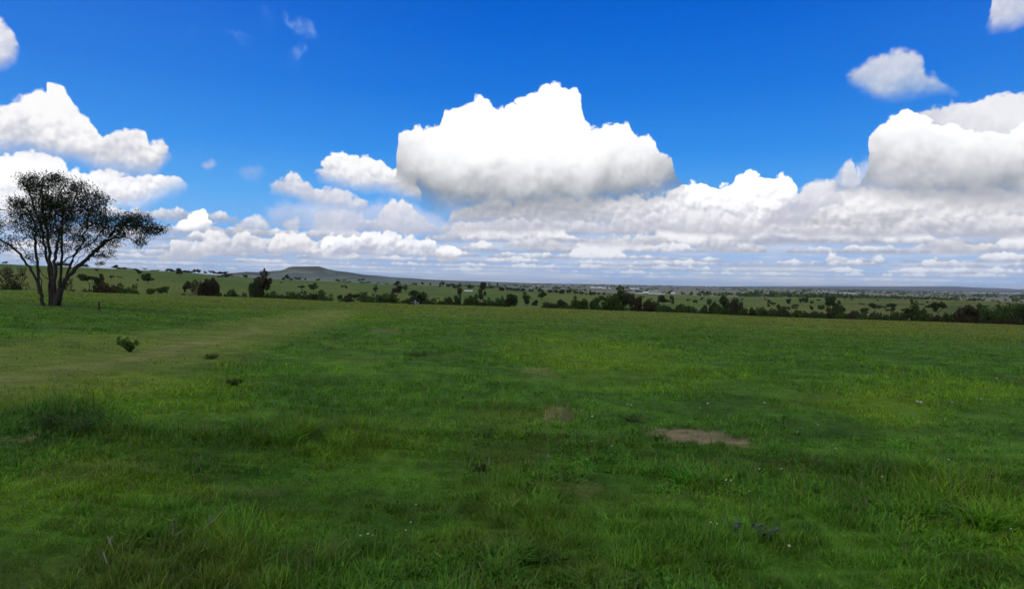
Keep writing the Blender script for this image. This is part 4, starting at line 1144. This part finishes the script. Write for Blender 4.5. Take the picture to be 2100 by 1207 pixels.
# fallen pole-like stump beside the big tree
def stump(X, Yb, Yt, w, label):
    x, y, r = cast(X, Yb); z = float(height(x, y)); h = (Yb - Yt)/F*y; rad = w/2/F*y
    TV, TF = tubes([(np.array([[0, 0, -0.1], [0.01, 0, h*0.4], [-0.015, 0.01, h*0.75], [0.02, 0, h]]), np.array([rad*1.2, rad, rad*0.9, rad*0.75]))], 8)
    top = np.concatenate([TV, [TV[-8:].mean(0) + [0, 0, 0.02]]]); k = len(TV) - 8; c = len(TV)
    tri = np.array([[k + i, k + (i+1) % 8, c] for i in range(8)])
    o = mesh_np('tree_stump', top, [TF, tri], M_bark); o.location = (x, y, z); tag(o, label, 'stump')
stump(203, 636, 618, 4, 'short dark broken stump in the grass right of the big acacia')
T(728, 602, 624, 22, 'umbrella', 'd', 'small crooked thin tree standing on the field edge left of centre', behind=-8)
T(713, 618, 624, 14, 'low', 'b', 'fallen brown brush beside the crooked thin tree', behind=-8)

def boulder(X, Y, wpx, hpx, mat, label, R_seed=1, name='boulder', dist=None):
    th = pang(X, Y)[0]; r = dist or float(crest_r(th)) - 6
    x, y, z = gpt(X, r); R_ = np.random.default_rng(R_seed)
    import bmesh
    bm = bmesh.new(); bmesh.ops.create_icosphere(bm, subdivisions=3, radius=1)
    for v in bm.verts:
        n_ = 1 + 0.22*math.sin(v.co.x*3.1 + R_seed) * math.cos(v.co.y*2.7) + 0.12*math.sin(v.co.z*6 + v.co.x*4)
        v.co = Vector((v.co.x*n_*wpx/2/F*r, v.co.y*n_*wpx/2.4/F*r, (v.co.z*n_*0.5 + 0.35)*hpx/F*r))
    me = bpy.data.meshes.new(name); bm.to_mesh(me); bm.free(); me.materials.append(mat)
    o = bpy.data.objects.new(name, me); C.objects.link(o); o.location = (x, y, z); tag(o, label, 'rock')
boulder(846, 624, 17, 6, M_rock, 'dark low boulder under the big round green tree', 1)
boulder(842, 618, 6, 5, M_rockp, 'pale grey stone on the left behind the dark boulder', 2, dist=116)
boulder(858, 619, 4, 6, M_rockp, 'small pale stone right of the pale upright stone', 3, dist=117)
boulder(852.5, 620, 4, 11, M_rockp, 'tall pale upright stone behind the dark boulder', 4, dist=116.5)

# ------------------------------------------------------------------ far sheds
def shed(X, Y, wpx, hpx, label, group=None, cat='building', dist=None):
    th = pang(X, Y)[0]
    hit = cast(X, Y, 900) if dist is None else None
    r = dist or (hit[2] if hit else 2500)
    x, y, z = gpt(X, r); w = wpx/F*y/2; h = hpx/F*y; d = w*0.7 + 4
    e = empty('farm_building', (x, y, z - 0.3)); e.rotation_euler = (0, 0, -th); tag(e, label, cat, group)
    hw = h*0.42
    V_ = np.array([[-w, -d, 0], [w, -d, 0], [w, d, 0], [-w, d, 0], [-w, -d, hw], [w, -d, hw], [w, d, hw], [-w, d, hw]])
    mesh_np('wall', V_, [np.array([[0, 1, 5, 4], [1, 2, 6, 5], [2, 3, 7, 6], [3, 0, 4, 7]])], M_wall, e)
    o_ = 0.4
    V_ = np.array([[-w-o_, -d-o_, hw], [w+o_, -d-o_, hw], [w+o_, 0, h], [-w-o_, 0, h], [-w-o_, d+o_, hw], [w+o_, d+o_, hw], [-w-o_, -d-o_, hw+.25], [w+o_, -d-o_, hw+.25], [w+o_, 0, h+.25], [-w-o_, 0, h+.25], [-w-o_, d+o_, hw+.25], [w+o_, d+o_, hw+.25]])
    q = np.array([[0, 1, 2, 3], [3, 2, 5, 4], [6, 7, 8, 9], [9, 8, 11, 10], [0, 1, 7, 6], [4, 5, 11, 10]]); t = np.array([[0, 3, 9], [0, 9, 6], [3, 4, 10], [3, 10, 9], [1, 2, 8], [1, 8, 7], [2, 5, 11], [2, 11, 8]])
    mesh_np('roof', V_, [q, t], M_white, e)
    for s in (-0.5, 0.0, 0.5):
        dw = w*0.12
        V_ = np.array([[s*w*1.4 - dw, -d - .06, 0.3], [s*w*1.4 + dw, -d - .06, 0.3], [s*w*1.4 + dw, -d - .06, hw*0.8], [s*w*1.4 - dw, -d - .06, hw*0.8]])
        V_ = np.concatenate([V_, V_ + [0, 0.05, 0]])
        mesh_np('door', V_, [np.array([[0, 1, 2, 3], [4, 5, 6, 7], [0, 1, 5, 4], [2, 3, 7, 6], [1, 2, 6, 5], [3, 0, 4, 7]])], M_rock, e)
GS = 'white roofed farm sheds in a row on the plain'
for X, Y, w, h in [(1215, 590, 8, 5), (1223, 590, 7, 4.5), (1231, 590, 8, 5), (1239, 590, 7, 4)]:
    shed(X, Y, w, h, 'white roofed farm shed in the row left of the tallest green tree', GS, dist=1750 + (X % 7)*8)
shed(1250, 590, 4, 4.5, 'separate small white shed right of the shed row', dist=1740)
shed(1266, 588, 4, 4, 'tiny white shed seen just left of the tallest tree top', dist=1900)
shed(1297, 589.5, 10, 4, 'long white shed right of the tallest tree top', dist=1750)
shed(1307, 590.5, 6, 4, 'small white shed at the end of the long white shed', dist=1700)
shed(1334, 603, 56, 2.0, 'very long low white shed in front of the plain', dist=840)
shed(1324, 604.5, 10, 5, 'white shed with taller roof in the middle of the long low shed', dist=815)
shed(1380, 606.5, 7, 5, 'lone white hut right of the long low shed', dist=800)
for X in (1322, 1330, 1338, 1346): shed(X, 593.5, 4.5, 1.6, 'tiny pale hut in the faint row behind the long low shed', 'faint row of pale huts', dist=1500)
for X in (884, 890, 896, 902): shed(X, 583, 4, 2.4, 'tiny pale hut in front of the flat topped hill slope', 'pale huts below the flat topped hill', dist=1500)
shed(787, 577.5, 9, 2.0, 'pale roofed house at the foot of the flat topped hill', dist=2200)
shed(961, 594.5, 14, 3, 'low pale roofed hut among bushes right of the narrow brown tree', dist=420)
shed(1680, 596, 30, 1.2, 'long pale roof line far out on the right plain', dist=3300)
shed(1710, 602, 24, 1.6, 'pale greenhouse roof on the right plain, left of two', dist=1900)
shed(1742, 603.5, 22, 1.6, 'pale greenhouse roof on the right plain, right of two', dist=1850)

# ------------------------------------------------------------------ distant lake strip
def strip(name, X0, X1, ya, yb, mat, lift=0.4):
    V_ = []; N_ = 40
    for k in range(N_ + 1):
        X = X0 + (X1 - X0)*k/N_
        tap = math.sin(math.pi*k/N_)**0.4
        hor = 579 + (X - 1050)*0.018
        for s in (-1, 1):
            dr = (ya + yb)/2 + s*(yb - ya)/2*tap
            r = F*(EYE - PLAIN)/dr; th = pang(X, 600)[0]
            V_.append((r*math.sin(th), r*math.cos(th), PLAIN + 1.2 + lift))
    i = np.arange(N_)*2
    o = mesh_np(name, np.array(V_), [np.stack([i, i+2, i+3, i+1], -1)], mat); tag(o, kind='structure')
m, n, out = new_mat('lake_water'); b = n.node('ShaderNodeBsdfPrincipled'); b.inputs['Base Color'].default_value = (0.35, 0.38, 0.40, 1); b.inputs['Roughness'].default_value = 0.25
n.t.links.new(b.outputs[0], out.inputs[0])
strip('water', 1820, 2260, 2.6, 4.0, m)

# ------------------------------------------------------------------ savanna scrub on the plain: too many to count
R_ = np.random.default_rng(99)
NS = 9000
th = R_.uniform(math.radians(-16), math.radians(40), NS)
rr_ = np.exp(R_.uniform(math.log(700), math.log(14000), NS))
rid = ridge_r(th); keep = rr_ > rid*1.3
th, rr_ = th[keep], rr_[keep]
x, y = rr_*np.sin(th), rr_*np.cos(th)
keep = R_.random(len(x)) < sst(0.48, 0.66, vnoise(x, y, 260, 5, 3))*(0.20 + 0.6*sst(0.25, 0.5, np.arctan2(x, y))) + 0.03 + sst(5000, 8000, rr_)*0.5
x, y, rr_ = x[keep], y[keep], rr_[keep]
z = height(x, y)
sz = R_.uniform(1.5, 3.6, len(x))*(1 + rr_/5000.0)
nq = 8
P_ = np.repeat(np.stack([x, y, z], -1), nq, 0) + R_.normal(size=(len(x)*nq, 3))*np.repeat(sz, nq)[:, None]*np.array([0.9, 0.9, 0.28]) + np.repeat(sz, nq)[:, None]*np.array([0, 0, 0.55])
m_ = len(P_)
a = R_.normal(size=(m_, 3)); a /= np.linalg.norm(a, axis=1)[:, None]
b = R_.normal(size=(m_, 3)); b -= (a*b).sum(1)[:, None]*a; b /= np.linalg.norm(b, axis=1)[:, None]
s = np.repeat(sz, nq)[:, None]*0.75
V_ = np.stack([P_ - a*s, P_ + b*s*0.7, P_ + a*s, P_ - b*s*0.7], 1).reshape(-1, 3)
o = mesh_np('savanna_scrub', V_, [np.arange(m_*4).reshape(-1, 4)], M_green)
tag(o, 'dense distant scrub covering the plain up to the horizon', 'scrub', kind='stuff')

# ------------------------------------------------------------------ grass
def grass_mat():
    m, n, out = new_mat('grass_blades')
    att = n.node('ShaderNodeAttribute', attribute_name='tint')
    c = E(n, att.outputs['Color'])
    d = n.node('ShaderNodeBsdfDiffuse'); tr = n.node('ShaderNodeBsdfTranslucent'); gl = n.node('ShaderNodeBsdfGlossy')
    n.put(d.inputs[0], c); n.put(tr.inputs[0], c); gl.inputs['Roughness'].default_value = 0.5; gl.inputs[0].default_value = (0.8, 0.9, 0.8, 1)
    mx = n.node('ShaderNodeMixShader'); mx.inputs[0].default_value = 0.35
    n.t.links.new(d.outputs[0], mx.inputs[1]); n.t.links.new(tr.outputs[0], mx.inputs[2])
    m2 = n.node('ShaderNodeMixShader'); m2.inputs[0].default_value = 0.015
    n.t.links.new(mx.outputs[0], m2.inputs[1]); n.t.links.new(gl.outputs[0], m2.inputs[2])
    n.t.links.new(m2.outputs[0], out.inputs[0]); return m
R_ = np.random.default_rng(2024)
# radius drawn so that density falls with distance
NB = 820000
u = R_.random(NB)
def inv(u, a, b, p): return (a**p + u*(b**p - a**p))**(1/p)
rr_ = np.where(R_.random(NB) < 0.28, inv(u, 2.2, 8.0, 1.6), inv(u, 7.0, 138.0, 0.55))
th = R_.uniform(math.radians(-42), math.radians(42), NB)
# blades gather into tufts
x, y = rr_*np.sin(th), rr_*np.cos(th)
tuft = 0.10 + 0.004*rr_
gx, gy = np.round(x/(tuft*2.2)), np.round(y/(tuft*2.2))
cx = (gx + _hash(gx, gy, 5) - 0.5)*tuft*2.2; cy = (gy + _hash(gx, gy, 9) - 0.5)*tuft*2.2
mv = (_hash(gx, gy, 3) < 0.6)*0.62*R_.random(NB)
x = x + (cx - x)*mv; y = y + (cy - y)*mv
fl = ground_fields(x, y)
keep = R_.random(NB) > np.clip(fl['bare']*1.15*(fl['bare'] > 0.3) + fl['rut']*0.5 + fl['track']*0.25, 0, 0.97)
x, y = x[keep], y[keep]; gxk, gyk = gx[keep], gy[keep]; fl = {k: v[keep] for k, v in fl.items()}
rr_ = np.hypot(x, y); N_ = len(x)
z = height(x, y)
hn = vnoise(x, y, 0.9, 201, 3); hn2 = vnoise(x, y, 5, 203, 3)
h = (0.016 + 0.055*sst(0.3, 0.75, hn) + 0.03*sst(0.45, 0.8, hn2))*(0.5 + R_.random(N_)*0.9)
tg_ = _hash(gxk, gyk, 23)
h *= (0.55 + 0.9*tg_)*(1 + 2.4*fl['tall'])*(1 - 0.62*np.clip(fl['track'], 0, 1))
h *= 1 - 0.2*sst(20, 70, rr_)
h *= sst(1.02, 0.9, rr_/crest_r(np.arctan2(x, y)))*0.8 + 0.2
stalk = R_.random(N_) < 0.03; h = np.where(stalk, h*1.4 + 0.03, h)
broad = (R_.random(N_) < 0.62*sst(0.30, 0.6, vnoise(x, y, 1.6, 207, 3))) & ~stalk
h = np.where(broad, h*0.55, h)
w = np.where(broad, 0.008, 0.0022)*(0.7 + 0.7*R_.random(N_))
w = np.maximum(w, rr_*0.00046*(0.7 + 0.6*R_.random(N_)))
a = R_.random(N_)*2*math.pi; ln = (0.35 + 1.1*R_.random(N_)**1.2)*h*np.where(broad, 1.6, 1.0)*np.where(stalk, 0.35, 1)
dx_, dy_ = np.cos(a), np.sin(a)
fa = a + math.pi/2 + R_.normal(size=N_)*0.6
px_, py_ = np.cos(fa)*w, np.sin(fa)*w
b0_ = np.stack([x, y, z - 0.01], -1)
mid_ = b0_ + np.stack([dx_*ln*0.35, dy_*ln*0.35, h*0.62], -1)
tip = b0_ + np.stack([dx_*ln, dy_*ln, h*np.where(ln > h*0.7, 0.86, 1.0) + 0.01], -1)
p = np.stack([px_, py_, np.zeros(N_)], -1)
V_ = np.stack([b0_ - p*0.7, b0_ + p*0.7, mid_ + p, mid_ - p, tip], 1).reshape(-1, 3)
i = np.arange(N_)*5
col = ground_color(x, y, fl)
k1 = R_.random(N_)
col = col*(0.72 + 0.6*k1[:, None])*(0.82 + 0.42*tg_[:, None])
warm = _hash(gxk, gyk, 29)
col = col*np.stack([0.88 + 0.22*warm, 0.98 + 0.04*warm, 1.05 - 0.2*warm], -1)
yel = R_.random(N_) < 0.09
col = np.where(yel[:, None], col*np.array([1.7, 1.35, 0.9]), col)
dry = (R_.random(N_) < 0.012 + 0.03*sst(0.5, 0.7, vnoise(x, y, 3, 301, 2))) | (stalk & (R_.random(N_) < 0.4))
col = np.where(dry[:, None], np.array([0.13, 0.125, 0.045])*(0.6 + 0.6*k1[:, None]), col)
col = np.where(broad[:, None], col*np.array([0.75, 1.0, 1.0]), col)
col = np.clip(col*1.45, 0, 0.5)
o = mesh_np('grass', V_, [np.stack([i, i+1, i+2, i+3], -1), np.stack([i+3, i+2, i+4], -1)], grass_mat(), cols=np.repeat(col, 5, 0))
tag(o, 'short uneven green grass covering the whole field', 'grass', kind='stuff')

# ------------------------------------------------------------------ labels of the repeats, read off from landmarks
ORD = ['first', 'second', 'third', 'fourth', 'fifth', 'sixth', 'seventh', 'eighth', 'ninth', 'tenth', 'eleventh', 'twelfth', 'thirteenth', 'fourteenth', 'fifteenth',
       'sixteenth', 'seventeenth', 'eighteenth', 'nineteenth', 'twentieth'] + ['twenty ' + q for q in ('first', 'second', 'third', 'fourth', 'fifth', 'sixth', 'seventh', 'eighth', 'ninth')] + \
      ['thirtieth'] + ['thirty ' + q for q in ('first', 'second', 'third', 'fourth', 'fifth', 'sixth', 'seventh', 'eighth', 'ninth')]
def screen_x(o):
    p = MN.T @ np.array([o.location[0], o.location[1], o.location[2] - EYE]); return W/2 + F*p[0]/-p[2]
LAND = [(0, 'picture left edge'), (184, 'umbrella acacia'), (303, 'rounded hillside tree'), (425, 'brown thicket'), (537, 'tall brown tree'), (643, 'forked hillside tree'), (728, 'crooked thin tree'), (771, 'upright brown tree'),
        (852, 'big round green tree'), (944, 'narrow brown topped tree'), (992, 'dark tall tree'), (1065, 'black green pair'), (1112, 'mid slope green tree'), (1178, 'tree beside the rounded bush'), (1276, 'tallest leaning green tree'),
        (1368, 'two trees below the sheds'), (1403, 'mound shaped bush'), (1490, 'broad domed tree'), (1598, 'triangular dark tree'), (1702, 'tall grey green tree'), (1774, 'round scrub tree'), (1829, 'dark slope tree'),
        (1869, 'first big edge tree'), (1924, 'big tree with clear trunk'), (1984, 'broad brown edge tree'), (2036, 'big green edge bush'), (2100, 'picture right edge')]
def relabel(group, noun):
    objs = sorted([o for o in bpy.data.objects if o.get('group') == group], key=screen_x)
    slots = {}
    for o in objs:
        X = screen_x(o); k = min(range(len(LAND)), key=lambda i: abs(LAND[i][0] - X))
        slots.setdefault((k, X < LAND[k][0]), []).append((abs(X - LAND[k][0]), o))
    for (k, left), lst in slots.items():
        for q, (_, o) in enumerate(sorted(lst, key=lambda t: t[0])):
            o['label'] = '%s %s %s of the %s' % (ORD[q], noun, 'left' if left else 'right', LAND[k][1])
relabel(G_EDGE, 'bush of the dark edge row')
relabel(G_SLOPE, 'small slope tree')
relabel(G_SKY, 'small dark skyline tree')
relabel('trees on the ridge in front of the flat topped hill', 'small ridge tree')
relabel('scrubby hedge line below the pale plain', 'hedge line shrub')
relabel('tiny bushes on the open green hillside', 'tiny hillside bush')
for grp, txt in ((GF, 'small white wildflower in the grass, %s from the left of the scattered ones'), (GS, 'white roofed farm shed, %s from the left in the row'),
                 ('faint row of pale huts', 'tiny pale hut, %s from left in the row behind the long shed'), ('pale huts below the flat topped hill', 'tiny pale hut, %s from the left below the flat topped hill')):
    for q, o in enumerate(sorted([o for o in bpy.data.objects if o.get('group') == grp], key=screen_x)):
        o['label'] = txt % ORD[q]

# ------------------------------------------------------------------ haze
import bmesh
bm = bmesh.new(); bmesh.ops.create_cube(bm, size=1.0)
me = bpy.data.meshes.new('haze'); bm.to_mesh(me); bm.free()
haze = bpy.data.objects.new('haze', me); C.objects.link(haze)
lo, hi = PLAIN - 8.0, 125.0
haze.location = (0, 0, (lo + hi)/2); haze.scale = (44000, 44000, hi - lo)
m = bpy.data.materials.new('haze_air'); m.use_nodes = True; m.node_tree.nodes.clear()
o_ = m.node_tree.nodes.new('ShaderNodeOutputMaterial'); v_ = m.node_tree.nodes.new('ShaderNodeVolumePrincipled')
v_.inputs['Color'].default_value = (0.90, 0.97, 1.0, 1); v_.inputs['Density'].default_value = 4.5e-5; v_.inputs['Anisotropy'].default_value = 0.0
m.node_tree.links.new(v_.outputs[0], o_.inputs['Volume'])
me.materials.append(m); tag(haze, 'thin bluish haze over the plain', 'haze', kind='stuff')
